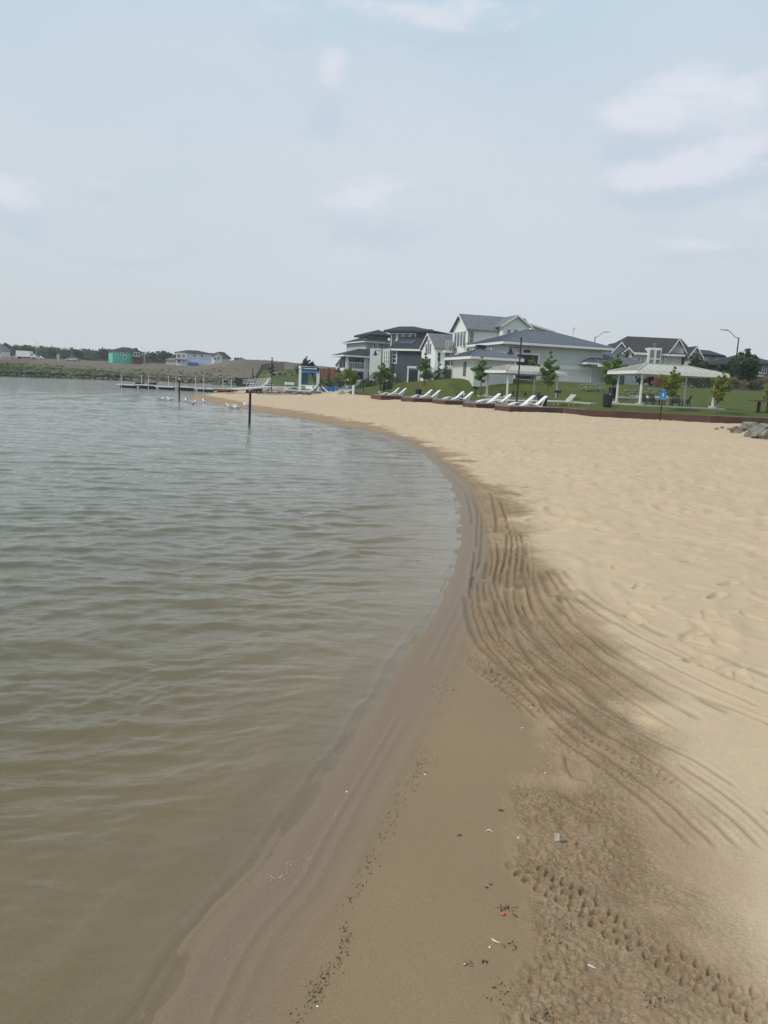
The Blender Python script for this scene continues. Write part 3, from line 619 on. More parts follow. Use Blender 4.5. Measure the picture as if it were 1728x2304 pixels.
def hip_roof(E, u0, u1, v0, v1, ze, ra, rb, zr, m, th=.12, ov=.5, fascia=None, fh=.22, ribs=0, rm=None, name='roof'):
    # ridge from ra=(u,v) to rb=(u,v) at height zr; overhang ov
    c = [(u0 - ov, v0 - ov), (u1 + ov, v0 - ov), (u1 + ov, v1 + ov), (u0 - ov, v1 + ov)]
    mb = MB(); mb.add([(x, y, ze) for x, y in c] + [(x, y, ze + th) for x, y in c] + [(ra[0], ra[1], zr), (rb[0], rb[1], zr)],
        [(0, 3, 2, 1), (0, 1, 5, 4), (1, 2, 6, 5), (2, 3, 7, 6), (3, 0, 4, 7), (4, 5, 9, 8), (5, 6, 9), (6, 7, 8, 9), (7, 4, 8)])
    ro = mb.build(name, m, E)
    if fascia:
        f = MB(); a, b, c_, d = c[0], c[1], c[2], c[3]; z0 = ze - fh + .06; z1 = ze + .07; e = .05
        f.box((a[0] - e, a[1] - e, z0), (b[0] + e, a[1] + .02, z1)); f.box((d[0] - e, c_[1] - .02, z0), (c_[0] + e, c_[1] + e, z1))
        f.box((a[0] - e, a[1] + .02, z0), (a[0] + .02, c_[1] - .02, z1)); f.box((b[0] - .02, a[1] + .02, z0), (b[0] + e, c_[1] - .02, z1))
        f.build('fascia', fascia, ro)
    if ribs:
        s = MB(); lo = [Vector((x, y, ze + th)) for x, y in c]; A, B = Vector((*ra, zr)), Vector((*rb, zr))
        def face(p, q, r1, r2, n):            # p,q eave corners ; r1 above p, r2 above q
            L = (q - p).length; d = (q - p) / L; a = (r1 - p).dot(d) / L; b = (r2 - p).dot(d) / L
            for k in range(1, n):
                x = k / n; base = p + d * L * x
                if x < a: top = p + (r1 - p) * (x / a)
                elif x > b: top = q + (r2 - q) * ((1 - x) / max(1 - b, 1e-6))
                else: top = r1 + (r2 - r1) * ((x - a) / max(b - a, 1e-6))
                nrm = (q - p).cross(r1 - p).normalized(); nrm = nrm if nrm.z > 0 else -nrm
                s.beam(base + nrm * .03, top + nrm * .03, .05, .07)
        L1 = (lo[1] - lo[0]).length; n1 = max(3, int(L1 / ribs)); n2 = max(3, int((lo[3] - lo[0]).length / ribs))
        face(lo[0], lo[1], A, B, n1); face(lo[2], lo[3], B, A, n1); face(lo[3], lo[0], A, A, n2); face(lo[1], lo[2], B, B, n2)
        s.build('seams', rm or m, ro)
        cap = MB()
        for p, q in ((lo[0], A), (lo[3], A), (lo[1], B), (lo[2], B), (A, B)): cap.beam(p + Vector((0, 0, .03)), q + Vector((0, 0, .03)), .16, .09)
        cap.build('ridge_cap', rm or m, ro)
    return ro
def gable_roof(E, u0, u1, v0, v1, ze, zr, m, ax='u', ov=.4, oe=.35, th=.16, trim=None, name='roof'):
    # ax = direction of the ridge ; returns roof
    mb = MB()
    if ax == 'u': a0, a1, b0, b1 = u0, u1, v0, v1
    else: a0, a1, b0, b1 = v0, v1, u0, u1
    bm_ = (b0 + b1) / 2; sl = (zr - ze) / (bm_ - b0); zo = ze - sl * ov
    poly = [(b0 - ov, zo), (bm_, zr), (b1 + ov, zo), (b1 + ov, zo + th), (bm_, zr + th * 1.15), (b0 - ov, zo + th)]
    ro = mb.prism(poly, 0 if ax == 'u' else 1, a0 - oe, a1 + oe).build(name, m, E)
    if trim:
        w_ = .26
        for a in (a0 - oe, a1 + oe):
            d = -.06 if a == a0 - oe else .06
            MB().prism([(b0 - ov, zo - w_ + th), (bm_, zr - w_ + th), (b1 + ov, zo - w_ + th), (b1 + ov, zo + th * 1.05), (bm_, zr + th * 1.2), (b0 - ov, zo + th * 1.05)], 0 if ax == 'u' else 1, a, a + d).build('barge_board', trim, ro)
    return ro
def box_part(E, name, m, a, b, bevel=0): return MB().box(a, b).build(name, m, E, bevel=bevel)
def gable_poly(b0, b1, zb, ze, zr): return [(b0, zb), (b1, zb), (b1, ze), ((b0 + b1) / 2, zr), (b0, ze)]
# ================================================================== CLUBHOUSE (park building)
f = Fr('park_pavilion_building', 'long pale grey sided park building with dark metal hip roofs on top of the lawn', 'building', 1134.7, 99, 1351, 102.5)
E = f.e; ze = (f.hit(1134.7, 771)[1] + f.hit(1351, 783)[1]) / 2; vb = f.side(1068, 775)[0]; vb = min(max(vb, 9), 15)
wall(E, [(0, -1), (f.L, -1), (f.L, ze + .1), (0, ze + .1)], 1, 0, vb, SIDE_G)
ra = f.hit(1183, 742, vb / 2); rb = f.hit(1241, 747, vb / 2); zr = (ra[1] + rb[1]) / 2
hip_roof(E, 0, f.L, 0, vb, ze, (ra[0], vb / 2), (rb[0], vb / 2), zr, METALR, ov=.9, fascia=TRIM, fh=.3, ribs=.55, rm=mat('roof_seam', (.16, .18, .21), .5, .05))
a = f.hit(1163, 797); b = f.hit(1206, 858); o = window(E, 'f', 0, a[0], 0.05, b[0], a[1], 1, 1, fw=.22, name='entrance', gm=mat('dark_opening', (.008, .009, .012), .25, .2, .5))
box_part(E, 'counter', TRIM, (a[0], -.5, 1.0), (b[0], .0, 1.12))
a = f.hit(1258, 822); b = f.hit(1352, 828); box_part(E, 'trim_band', TRIM, (f.hit(1208, 822)[0], -.05, a[1] - .42), (f.L + .02, -.001, a[1]))
a = f.hit(1219, 840); b = f.hit(1249, 859); box_part(E, 'service_door', mat('door_and_recess_grey', (.10, .11, .11), .5, .05), (a[0], -.06, .05), (b[0], -.002, a[1]))
for px in (1328, 1136, 1349): u = f.hit(px, 850)[0]; MB().tube([(u, -.12, 0), (u, -.12, ze - .3)], .055).build('downpipe', TRIM, E)
a = f.hit(1185, 791); box_part(E, 'wall_lamp', BLACK, (a[0] - .35, -.35, a[1] - .1), (a[0] + .35, -.01, a[1] + .2))
a = f.hit(1310, 817); b = f.hit(1352, 810); hip_roof(E, a[0], b[0] + .5, -1.6, 0, a[1], (a[0] + 1, -.1), (b[0], -.1), a[1] + .75, METALR, ov=.25, fascia=TRIM, name='canopy')
for px, py in ((1193, 748), (1290, 747)): a = f.hit(px, py, vb / 2); MB().lathe([(.0, 0), (.07, 0), (.07, a[1] + .35 - (zr - 1.2)), (.16, a[1] + .35 - (zr - 1.2)), (.16, a[1] + .6 - (zr - 1.2)), (0, a[1] + .6 - (zr - 1.2))], (a[0], vb / 2, zr - 1.2), 10).build('vent_pipe', TRIM, E)
# front left wing
vw = -7.0
a = f.hit(1068, 812, vw); b = f.hit(1158, 812, vw); zeL = f.hit(1110, 806, vw)[1]; back = min(max(f.side(1019, 812, a[0])[0], -3.5), 1.5)
wall(E, [(a[0], -1.2), (b[0], -1.2), (b[0], zeL + .05), (a[0], zeL + .05)], 1, vw, back if back > 0 else -.002, SIDE_L)
uA, uB = a[0], b[0]; vB = max(back, 0.4); zrL = f.hit(1100, 785, (vw + vB) / 2)[1]
hip_roof(E, uA, uB, vw, vB, zeL, (uA + 2.3, (vw + vB) / 2), (uB - 2.6, (vw + vB) / 2), zrL, METALR, ov=.8, fascia=TRIM, fh=.3, ribs=.55, rm=MATS['roof_seam'])
d = f.side(1046, 830, uA); dz = f.side(1050, 814, uA)[1]; box_part(E, 'door', mat('door_and_recess_grey', (.10, .11, .11), .5, .05), (uA - .06, d[0] - .45, .0), (uA - .002, d[0] + .45, dz))
MB().box((uA - .05, vw - .05, dz), (uB + .02, vw - .001, dz + .36)).box((uA - .05, vw, dz), (uA - .001, vB, dz + .36)).build('trim_band', TRIM, E)
d = f.side(1026, 812, uA); window(E, 'l', uA, d[0] - .6, dz + .42, d[0] + .5, dz + .95, 1, 1)
for px, py in ((1098, 784), (1105, 784)):
    q = f.hit(px, py, (vw + vB) / 2 - .4); MB().tube([(q[0], (vw + vB) / 2 - .4, zrL - .6), (q[0], (vw + vB) / 2 - .4, q[1] + .1)], .08).build('vent_pipe', TRIM, E)
q = f.hit(1082, 785, (vw + vB) / 2); MB().box((q[0] - .35, (vw + vB) / 2 - .35, zrL - .7), (q[0] + .35, (vw + vB) / 2 + .35, zrL + .1)).box((q[0] - .55, (vw + vB) / 2 - .5, zrL + .1), (q[0] + .55, (vw + vB) / 2 + .5, zrL + .4)).build('roof_vent', BLACK, E)
for px in (1020, 1157): 
    u = (uA - .1, vB - .3) if px == 1020 else (uB - .15, vw - .12); MB().tube([(u[0], u[1], -.3), (u[0], u[1], zeL - .2)], .055).build('downpipe', TRIM, E)
# right wing
vr = -1.5
a = f.hit(1352, 830, vr); b = f.hit(1457, 866, vr); zeR = f.hit(1420, 824, vr)[1]; zrR = f.hit(1352, 793, 4)[1]
wall(E, [(f.L + .003, -1), (b[0], -1), (b[0], zeR + .05), (f.L + .003, zeR + .05)], 1, vr, 7, SIDE_G)
hip_roof(E, f.L - 1, b[0], vr, 7.5, zeR, (f.L - 1, 3), (f.L + 2.2, 3), zrR, METALR, ov=.6, fascia=TRIM, fh=.4, ribs=.55, rm=MATS['roof_seam'], name='wing_roof')
a = f.hit(1428, 853.5, vr); c_ = f.hit(1447, 844, vr); window(E, 'f', vr, a[0], a[1], c_[0], c_[1], 2, 1, fw=.18)
a = f.hit(1362, 866, vr); c_ = f.hit(1406, 838, vr); box_part(E, 'recess_shade_panel', mat('door_and_recess_grey', (.10, .11, .11), .5, .05), (a[0], vr - .06, 0), (c_[0], vr - .002, c_[1]))  # flat grey panel painted in for the dark recess of the wing
box_part(E, 'base_slab', CONC, (f.L * .02, -1.4, -1.2), (b[0] + 1.0, -.01, .03))
# ================================================================== WHITE GABLE HOUSE behind the clubhouse
f = Fr('white_gable_house', 'tall white house with grey shingle gables rising behind the park building', 'house', 1046, 124, 1240, 127.8, z0=2.5)
E = f.e; ze = f.hit(1050, 738)[1]; vb = 7.2; apex = f.side(1032, 708.5, -.4); zr = apex[1]; L1 = f.hit(1142, 760)[0]
vb = 7.4
f_p = gable_poly(0, vb, -1, ze, zr - .1); wall(E, f_p, 0, 0, L1 + 4, SIDE_W)
gable_roof(E, 0, L1 + 4, 0, vb, ze, zr, SHING, 'u', ov=.5, oe=.5, trim=TRIM)
MB().tube([(.15, -.1, 0), (.15, -.1, ze)], .06).build('downpipe', SHING, E)
v0_, zt = f.side(1042, 746); zb_ = f.side(1030, 779)[1]
for k in range(4):
    c = .9 + k * 1.45; window(E, 'l', 0, c, zb_, c + 1.05, zt - .25 * k * 0, 1, 1, gm=GLASSL)
a = f.hit(1056, 778); b = f.hit(1066, 746); window(E, 'f', 0, a[0], a[1], b[0], b[1], 1, 2, gm=GLASSL)
# cross gable facing front
vg = -1.8; gl = f.hit(1127, 733, vg); gr = f.hit(1196, 738, vg); zp = f.hit(1165, 710, vg)[1]; ul, ur = gl[0] + .4, gr[0] - .4; zg_ = (gl[1] + gr[1]) / 2 + .2
wall(E, gable_poly(ul, ur, -1, zg_, zp - .25), 1, vg, 8, SIDE_W)
gable_roof(E, ul, ur, vg, 5.5, zg_, zp - .1, SHING, 'v', ov=.55, oe=.4, trim=TRIM, name='cross_roof')
for p0, p1 in ((1141, 1148), (1156, 1164)):
    a = f.hit(p0, 752, vg); b = f.hit(p1, 742, vg); window(E, 'f', vg, a[0], a[1] - .6, b[0], b[1], 2, 1)
wall(E, gable_poly(ur - 4, ur + 5.5, -1, zg_ - .3, zp - 1.0), 1, 1.5, 9, SIDE_W)
gable_roof(E, ur - 4, ur + 5.5, 1.5, 9, zg_ - .3, zp - .9, SHING, 'v', ov=.5, oe=.5, trim=TRIM, name='rear_gable_roof')
hip_roof(E, ur + 1, ur + 8.5, 3, 10, zg_ - 1.2, (ur + 3, 6.5), (ur + 6.5, 6.5), zp - 1.4, SHING, name='rear_roof')
# ================================================================== WHITE COTTAGE left of it
f = Fr('white_cottage', 'white cottage with a pointed gable and arched windows between slate house and tall white house', 'house', 976, 128, 1019, 128.9, z0=1.9)
E = f.e; ze = f.hit(980, 782)[1]; vb = 7.5; ap = f.side(965, 751.5, -.3); zr = ap[1]
wall(E, gable_poly(0, vb, -1, ze, zr - .15), 0, 0, f.L + 2.5, SIDE_W)
gable_roof(E, 0, f.L + 2.5, 0, vb, ze, zr, SHING, 'u', ov=.35, oe=.35, trim=TRIM)
for k, hh_ in ((0, .7), (1, 1.4), (2, .7)):
    c = 2.25 + k * 1.1; z0 = ze - .9; window(E, 'l', 0, c, z0, c + .8, z0 + .9 + hh_, 1, 1, fw=.07)
window(E, 'l', 0, 2.2, ze - 4.6, 5.4, ze - 1.7, 3, 2, fw=.1)
a = f.hit(984, 812); b = f.hit(991, 793); window(E, 'f', 0, a[0], a[1], b[0], b[1], 1, 2, fw=.1)
a = f.hit(1002, 787, -1.6); b = f.hit(1017, 787, -1.6)
o = box_part(E, 'balcony', TRIM, (a[0], -1.8, ze - .75), (b[0], -.003, ze - .45)); r_ = MB()
for k in range(4): r_.box((a[0] + k * .36, -1.8, ze - .45), (a[0] + k * .36 + .07, -1.72, ze + 1.0))
r_.box((a[0], -1.84, ze + 1.0), (b[0], -1.68, ze + 1.12)).build('railing', TRIM, o)
a = f.hit(998, 827, -2.2); box_part(E, 'lower_balcony', TRIM, (a[0], -2.2, a[1] - .2), (f.L + 2, -.003, a[1] + .1))
a = f.hit(1000, 822); window(E, 'f', 0, a[0], a[1], a[0] + 2, a[1] + 2.1, 2, 1)
# ================================================================== SLATE HOUSE
f = Fr('slate_house', 'dark slate house with stacked hip roofs and solar panels', 'house', 879, 141, 960, 137.5, z0=1.6)
E = f.e; ze = f.hit(900, 786)[1]; vb = 13
wall(E, [(0, -2), (f.L, -2), (f.L, ze), (0, ze)], 1, 0, vb, STUCCO)
pk = f.hit(925, 752, vb / 2); hip_roof(E, 0, f.L, 0, vb, ze, (pk[0] - 1.2, vb / 2), (pk[0] + 2.5, vb / 2), pk[1], SHINGD, ov=.6, fascia=TRIM, fh=.32)
a = f.hit(884, 816); b = f.hit(892.5, 789); window(E, 'f', 0, a[0], a[1], b[0], b[1], 1, 3, fw=.16)
a = f.hit(917, 858); b = f.hit(954, 835); box_part(E, 'patio_shade_panel', mat('patio_shade', (.015, .017, .02), .8, .1), (a[0], -.08, a[1]), (b[0], -.003, b[1]))  # flat near-black panel, the patio's shade painted onto the wall
# bay left of the slate wall
wall(E, [(-.003, -2), (-.003, ze + .02), (-4.2, ze + .02), (-4.2, -2)], 1, -.8, 9, BOARDW)
for k in range(3):
    a = f.hit(864 + k * 4.6, 818, -.8); b = f.hit(867.3 + k * 4.6, 790, -.8); window(E, 'f', -.8, a[0], a[1], b[0], b[1], 1, 3, fw=.1)
for k in range(2):
    d = .9 + k * 3.2; window(E, 'l', -4.2, d, ze - 5, d + 2, ze - .8, 2, 3, fw=.12)
sp = MB(); s1 = f.hit(899, 764, 2.2); s2 = f.hit(926, 772, 2.2)
def roofz(v): return ze + .12 + (pk[1] - ze - .12) * (v + .6) / (vb / 2 + .6)
def panel(u0, u1, va, vb_):
    m_ = MB(); m_.add([(u0, va, roofz(va) + .10), (u1, va, roofz(va) + .10), (u1, vb_, roofz(vb_) + .10), (u0, vb_, roofz(vb_) + .10), (u0, va, roofz(va) + .16), (u1, va, roofz(va) + .16), (u1, vb_, roofz(vb_) + .16), (u0, vb_, roofz(vb_) + .16)],
        [(0, 3, 2, 1), (4, 5, 6, 7), (0, 1, 5, 4), (1, 2, 6, 5), (2, 3, 7, 6), (3, 0, 4, 7)]); m_.build('solar_panel', mat('solar_glass', (.09, .11, .14), .12, .1, spec=.9), E)
u_ = f.hit(903, 770, 3)[0]
for k in range(3): panel(u_ + k * 1.05, u_ + k * 1.05 + 1, 1.6, 3.3)
for k in range(2): panel(u_ + 4.6 + k * 1.05, u_ + 5.6 + k * 1.05, 3.0, 4.8)
# top storey
a = f.hit(873, 767, 4.5); b = f.hit(966, 757, 4.5); zt_ = f.hit(900, 744.5, 4.5)[1]
wall(E, [(a[0], ze - .5), (b[0], ze - .5), (b[0], zt_), (a[0], zt_)], 1, 5.2, 12.4, SIDE_D)
p2 = f.hit(897, 734, 8.5); p3 = f.hit(940, 741, 8.5); hip_roof(E, a[0], b[0], 5.2, 12.4, zt_, (p2[0], 8.8), (p3[0] - 1, 8.8), p2[1], SHINGD, ov=.9, fascia=SHINGD, fh=.3, name='top_roof')
for k in range(4): c = a[0] + .4 + k * 1.35; window(E, 'f', 5.2, c, ze + .9, c + .95, zt_ - .5, 1, 1, fw=.16)
for k in range(2): window(E, 'l', a[0], 6 + k * 3, ze + 1.2, 8 + k * 3, zt_ - .5, 1, 1, fw=.16)
q = f.hit(968.5, 745, 7); box_part(E, 'chimney', SHINGD, (q[0] - .5, 6.5, q[1] - 2.5), (q[0] + .4, 7.4, q[1] + .3))
# ================================================================== TERRACED PALE HOUSE left of the slate house
f = Fr('terraced_house', 'pale board house stepping up in dark roofed tiers with a white columned balcony', 'house', 816, 150, 869, 152, z0=.9)
E = f.e; ze = f.hit(842, 770)[1]
wall(E, [(0.4, -1), (f.L + 1, -1), (f.L + 1, ze), (0.4, ze)], 1, 0, 11, BOARDW)
pkz = f.hit(860, 757, 5)[1]; hip_roof(E, .4, f.L + 1, 0, 11, ze, (3, 5.5), (f.L - 1, 5.5), max(pkz, ze + 1.5), SHINGD, ov=.7, fascia=TRIM, fh=.2)
for p0, p1 in ((841, 845), (852, 861)):
    a = f.hit(p0, 789); b = f.hit(p1, 769.5); window(E, 'f', 0, a[0], a[1], b[0], b[1] - .3, 1 if p0 == 841 else 2, 2, fw=.14)
a = f.hit(841, 766.5, 1); b = f.hit(869, 755, 1); wall(E, [(a[0], ze), (f.L + 1, ze), (f.L + 1, b[1]), (a[0], b[1])], 1, 2.5, 9, BOARDW)
hip_roof(E, a[0], f.L + 1, 2.5, 9, b[1], (a[0] + 3, 5.7), (f.L, 5.7), b[1] + 1.3, SHINGD, ov=.8, fascia=SHINGD, fh=.3, name='upper_roof')
# balcony wing in front (nearer)
vv = -5; a = f.hit(779, 815, vv); b = f.hit(866, 815, vv); zt1 = f.hit(800, 801, vv)[1]; zf = f.hit(800, 829, vv)[1]
wall(E, [(a[0] + .8, -1), (b[0], -1), (b[0], zt1), (a[0] + .8, zt1)], 1, vv + 3.2, -.003, mat('blue_grey_siding', (.15, .18, .21), .7, .06, .5, siding=.2))
hip_roof(E, a[0], b[0], vv, 0, zt1, (a[0] + 3.4, vv / 2), (b[0] - .5, vv / 2), zt1 + 1.5, SHINGD, ov=.9, fascia=TRIM, fh=.28, name='balcony_roof')
o = box_part(E, 'balcony', TRIM, (a[0], vv, zf - .5), (b[0], vv + 3.19, zf))
r_ = MB(); r_.box((a[0], vv, zf + 1.0), (b[0], vv + .12, zf + 1.12))
k = a[0]
while k < b[0]: r_.box((k, vv + .03, zf), (k + .07, vv + .09, zf + 1.0)); k += .32
r_.build('railing', TRIM, o)
for k_ in (a[0] + .02, a[0] + 4.0, f.hit(820, 820, vv)[0], f.hit(843, 820, vv)[0]): box_part(E, 'column', TRIM, (k_, vv - .03, -1), (k_ + .45, vv + .4, zt1))
for px in (781, 795, 810): q = f.hit(px, 820, vv + 3.2); window(E, 'f', vv + 3.2, q[0], zf + .2, q[0] + 1.5, zt1 - .4, 2, 1, fw=.12)
for px in (826, 834, 850): q = f.hit(px, 820, vv + 3.2); window(E, 'f', vv + 3.2, q[0], zf + .1, q[0] + .8, zt1 - .7, 1, 1, fw=.12)
for px in (785, 800, 824, 836, 850): q = f.hit(px, 850, vv + 3.2); window(E, 'f', vv + 3.2, q[0], .3, q[0] + 1.2, zf - .8, 1, 1, fw=.1)
# small far white house at the left of it
f = Fr('small_white_house', 'small white house with a dark pointed roof just left of the pale terraced house', 'house', 758, 215, 780, 215.3, z0=2)
E = f.e; ze = f.hit(766, 818)[1]; zr = f.hit(774, 804)[1]; wall(E, gable_poly(0, f.L, -1, ze, zr), 1, 0, 9, SIDE_W); gable_roof(E, 0, f.L, 0, 9, ze, zr + .1, SHINGD, 'v')
window(E, 'f', 0, 1.2, ze - 2, 2.1, ze - .4, 1, 1)
# ================================================================== BROWN ROOF HOUSE on the right
f = Fr('brown_roof_house', 'wide white and grey house under a brown hip roof with gables behind the cream shelter', 'house', 1430, 128, 1546, 128, z0=2.9)
E = f.e; ze = f.hit(1450, 795)[1]; L = f.L; u0 = f.hit(1388, 800)[0]
wall(E, [(u0, -1), (L, -1), (L, ze + .05), (u0, ze + .05)], 1, 0, 12, SIDE_L)
ra = f.hit(1432, 759, 6); rb = f.hit(1520, 760, 6); hip_roof(E, u0, L, 0, 12, ze, (ra[0] - 1.6, 6), (rb[0] + 1, 6), (ra[1] + rb[1]) / 2, SHINGB, ov=.6, fascia=TRIM, fh=.35)
# left gables
for (pl, pr, pkx, pky, eyl, vg, nm) in ((1372, 1418, 1404, 769, 794, -.8, 'gable'), (1397, 1428, 1410.5, 781, 795, -1.8, 'small_gable')):
    a = f.hit(pl, eyl, vg); b = f.hit(pr, eyl + 1, vg); z_p = f.hit(pkx, pky, vg)[1]; ul, ur = a[0], b[0]; zz = ze if vg > -1 else ze - .1
    wall(E, gable_poly(ul + .4, ur - .4, -1, zz, z_p - .35), 1, vg, 5, SIDE_W if nm == 'small_gable' else BOARDW); gable_roof(E, ul + .4, ur - .4, vg, 6, zz, z_p - .2, SHINGB, 'v', ov=.4, oe=.4, trim=TRIM, name=nm + '_roof')
    if nm == 'small_gable':
        for k in range(3): c = ul + .9 + k * (ur - ul - 1.8) / 3; window(E, 'f', vg, c, zz - 2.0, c + (ur - ul - 1.8) / 3 - .1, zz + (.5 if k != 1 else 1.0) - .3, 1, 2, fw=.1)
# glazed bay
a = f.hit(1461, 782, -1.2); b = f.hit(1486, 818, -1.2); wall(E, [(a[0], -1), (b[0], -1), (b[0], a[1]), (a[0], a[1])], 1, -1.2, 3, TRIM)
w3 = (b[0] - a[0]) / 2
for j in range(2):
    for k in range(5): window(E, 'f', -1.2, a[0] + .2 + j * w3, a[1] - .35 - (k + 1) * 1.55 + .25, a[0] + w3 - .15 + j * w3, a[1] - .35 - k * 1.55, 1, 1, fw=.06, gm=GLASSL)
q = f.hit(1473, 777, .5); MB().lathe([(0, 0), (.2, 0), (.2, .8), (.35, .85), (.35, 1.1), (0, 1.15)], (q[0], .5, q[1] - .8), 10).build('vent_pipe', SHING, E)
for px0, px1, m_ in ((1434, 1440, GLASSL), (1442, 1448, GLASSL), (1451, 1457, GLASSL), (1489, 1494, GLASSL), (1501, 1505, GLASS), (1508, 1512, GLASS), (1515, 1519, GLASS), (1522, 1526, GLASS), (1531, 1540, GLASS)):
    a = f.hit(px0, 830); b = f.hit(px1, 801); window(E, 'f', 0, a[0], b[1] - 2.2, b[0], b[1] - .1, 1, 1, fw=.13, gm=m_)
    window(E, 'f', 0, a[0], b[1] - 5.0, b[0], b[1] - 2.9, 1, 1, fw=.13, gm=m_)
# right gables
for (pl, pr, pky, eyl, vg) in ((1505, 1544, 762, 788, -.3), (1548, 1581, 779, 799, -2.2)):
    a = f.hit(pl, eyl, vg); b = f.hit(pr, eyl, vg); z_p = f.hit((pl + pr) / 2 + 2, pky, vg)[1]; zz = f.hit((pl + pr) / 2, eyl, vg)[1]
    wall(E, gable_poly(a[0] + .3, b[0] - .3, zz - .6 if vg > -2 else -1, zz, z_p - .3), 1, vg, 6, BOARDW); gable_roof(E, a[0] + .3, b[0] - .3, vg, 7, zz, z_p - .15, SHINGB, 'v', ov=.4, oe=.4, trim=TRIM, name='gable_roof')
    if vg < -2: window(E, 'f', vg, (a[0] + b[0]) / 2 - .5, zz - 2.4, (a[0] + b[0]) / 2 + .5, zz + .4, 1, 2, fw=.14)
# grey house behind, right
f = Fr('grey_hip_house', 'grey house with a dark hip roof partly behind the brown roofed house', 'house', 1580, 142, 1618, 143.2, z0=3.2)
E = f.e; ze = f.hit(1600, 800)[1]; wall(E, [(-3, -1), (f.L - .5, -1), (f.L - .5, ze), (-3, ze)], 1, 0, 10, SIDE_L)
pk = f.hit(1577, 787, 5); hip_roof(E, -3, f.L - .5, 0, 10, ze, (pk[0], 5), (pk[0] + 2, 5), pk[1], SHINGD, ov=.7, fascia=SHINGD)
for k in range(3): q = f.hit(1593 + k * 5.3, 816); window(E, 'f', 0, q[0], q[1], q[0] + .38, q[1] + 1.2, 1, 1, fw=.07)
a = f.hit(1582, 828, -2); b = f.hit(1617, 820, -2); o = box_part(E, 'porch', SIDE_L, (a[0], -2, -1), (b[0], -.003, a[1])); hip_roof(E, a[0], b[0], -2, 0, a[1], (a[0] + 1, -.3), (b[0] - 1.5, -.3), b[1], SHINGD, ov=.3, name='porch_roof')
# dark houses far right
f = Fr('dark_roof_house', 'low wide house showing only a long dark roof behind the big dark tree', 'house', 1618, 150, 1700, 152, z0=3.4)
E = f.e; ze = f.hit(1650, 822)[1]; wall(E, [(-2, -1), (f.L, -1), (f.L, ze), (-2, ze)], 1, 0, 12, SIDE_D)
zr = f.hit(1650, 802, 6)[1]; hip_roof(E, -2, f.L, 0, 12, ze, (1.5, 6), (f.L - 4, 6), zr, SHINGD, ov=.6)
f = Fr('dark_crossbraced_house', 'dark blue grey house at the right edge with white cross bracing in its gable', 'house', 1692, 126, 1760, 128, z0=3.4)
E = f.e; ze = f.hit(1710, 820)[1]; wall(E, [(0, -1), (f.L, -1), (f.L, ze), (0, ze)], 1, 0, 11, SIDE_D)
zr = f.hit(1705, 803, 5)[1]; hip_roof(E, 0, f.L, 0, 11, ze, (1.5, 5.5), (f.L - 3, 5.5), zr + .2, SHINGD, ov=.6, fascia=SHINGD)
br = MB()
for (x0, y0), (x1, y1) in (((1440, 455), (1560, 640)), ((1470, 620), (1515, 570)), ((1505, 665), (1605, 668)), ((1415, 580), (1470, 583))):
    p0 = A7(x0, y0); p1 = A7(x1, y1); a = f.hit(*p0, -.5); b = f.hit(*p1, -.5); br.beam((a[0], -.5, a[1]), (b[0], -.5, b[1]), .1, .22)
br.build('cross_bracing', TRIM, E)
for x0, x1 in ((1578, 1600),): a = f.hit(*A7(x0, 630)); b = f.hit(*A7(x1 + 40, 545)); window(E, 'f', 0, a[0], a[1], b[0], b[1], 2, 1, fw=.14)
a = f.hit(*A7(1497, 448), 3); b = f.hit(*A7(1540, 430), 3); box_part(E, 'skylight', TRIM, (a[0], 2.6, a[1]), (b[0], 3.0, b[1]))
# ================================================================== HOUSES beyond the far bank
f = Fr('teal_wrapped_house', 'unfinished two storey house wrapped in teal sheathing with a dark roof across the lake', 'house', 254, 326, 301, 330, z0=5.2)
E = f.e; ze = f.hit(275, 791)[1]; wall(E, [(0, -2), (f.L, -2), (f.L, ze), (0, ze)], 1, 0, 12, TEAL)
a = f.hit(275, 781, 6); b = f.hit(291, 780.5, 6); hip_roof(E, 0, f.L + 4, 0, 12, ze, (a[0], 6), (b[0], 6), a[1], SHINGD, ov=.7)
for px, w_ in ((256, 3), (267, 4), (280, 4)): a = f.hit(px, 797); b = f.hit(px + w_, 792.5); window(E, 'f', 0, a[0], a[1], b[0], b[1] - .1, 1, 1, fw=.25)
a = f.hit(278, 806); window(E, 'f', 0, a[0], a[1], a[0] + .9, a[1] + .9, 1, 1, fw=.25)
a = f.hit(299, 800, -1.5); b = f.hit(314, 784.5, -1.5); wall(E, gable_poly(a[0], b[0] + .3, -2, a[1] + 1.2, b[1]), 1, -1.5, 3, SALMON, 'salmon sided front gable'); gable_roof(E, a[0], b[0] + .3, -1.5, 6, a[1] + 1.2, b[1] + .1, SHINGD, 'v', name='gable_roof')
for px in (301, 308): a = f.hit(px, 799, -1.5); window(E, 'f', -1.5, a[0], a[1] - .2, a[0] + 1.0, a[1] + .9, 1, 1, fw=.3)
a = f.hit(299, 806.5, -3.5); b = f.hit(320, 803, -3.5); wall(E, [(a[0], -2), (b[0], -2), (b[0], a[1]), (a[0], a[1])], 1, -3.5, -1.502, mat('red_brown_boards', (.16, .055, .035))); box_part(E, 'porch_roof', SHINGD, (a[0] - .4, -4.2, a[1] + .005), (b[0] + .4, -1.503, a[1] + .6))
f = Fr('white_wrapped_house', 'long unfinished white house with dark hip roof and blue tarp across the lake', 'house', 397, 320, 476, 324, z0=4.4)
E = f.e; ze = f.hit(420, 794)[1]; wall(E, [(0, -2), (f.L, -2), (f.L, ze), (0, ze)], 1, 0, 13, WRAP)
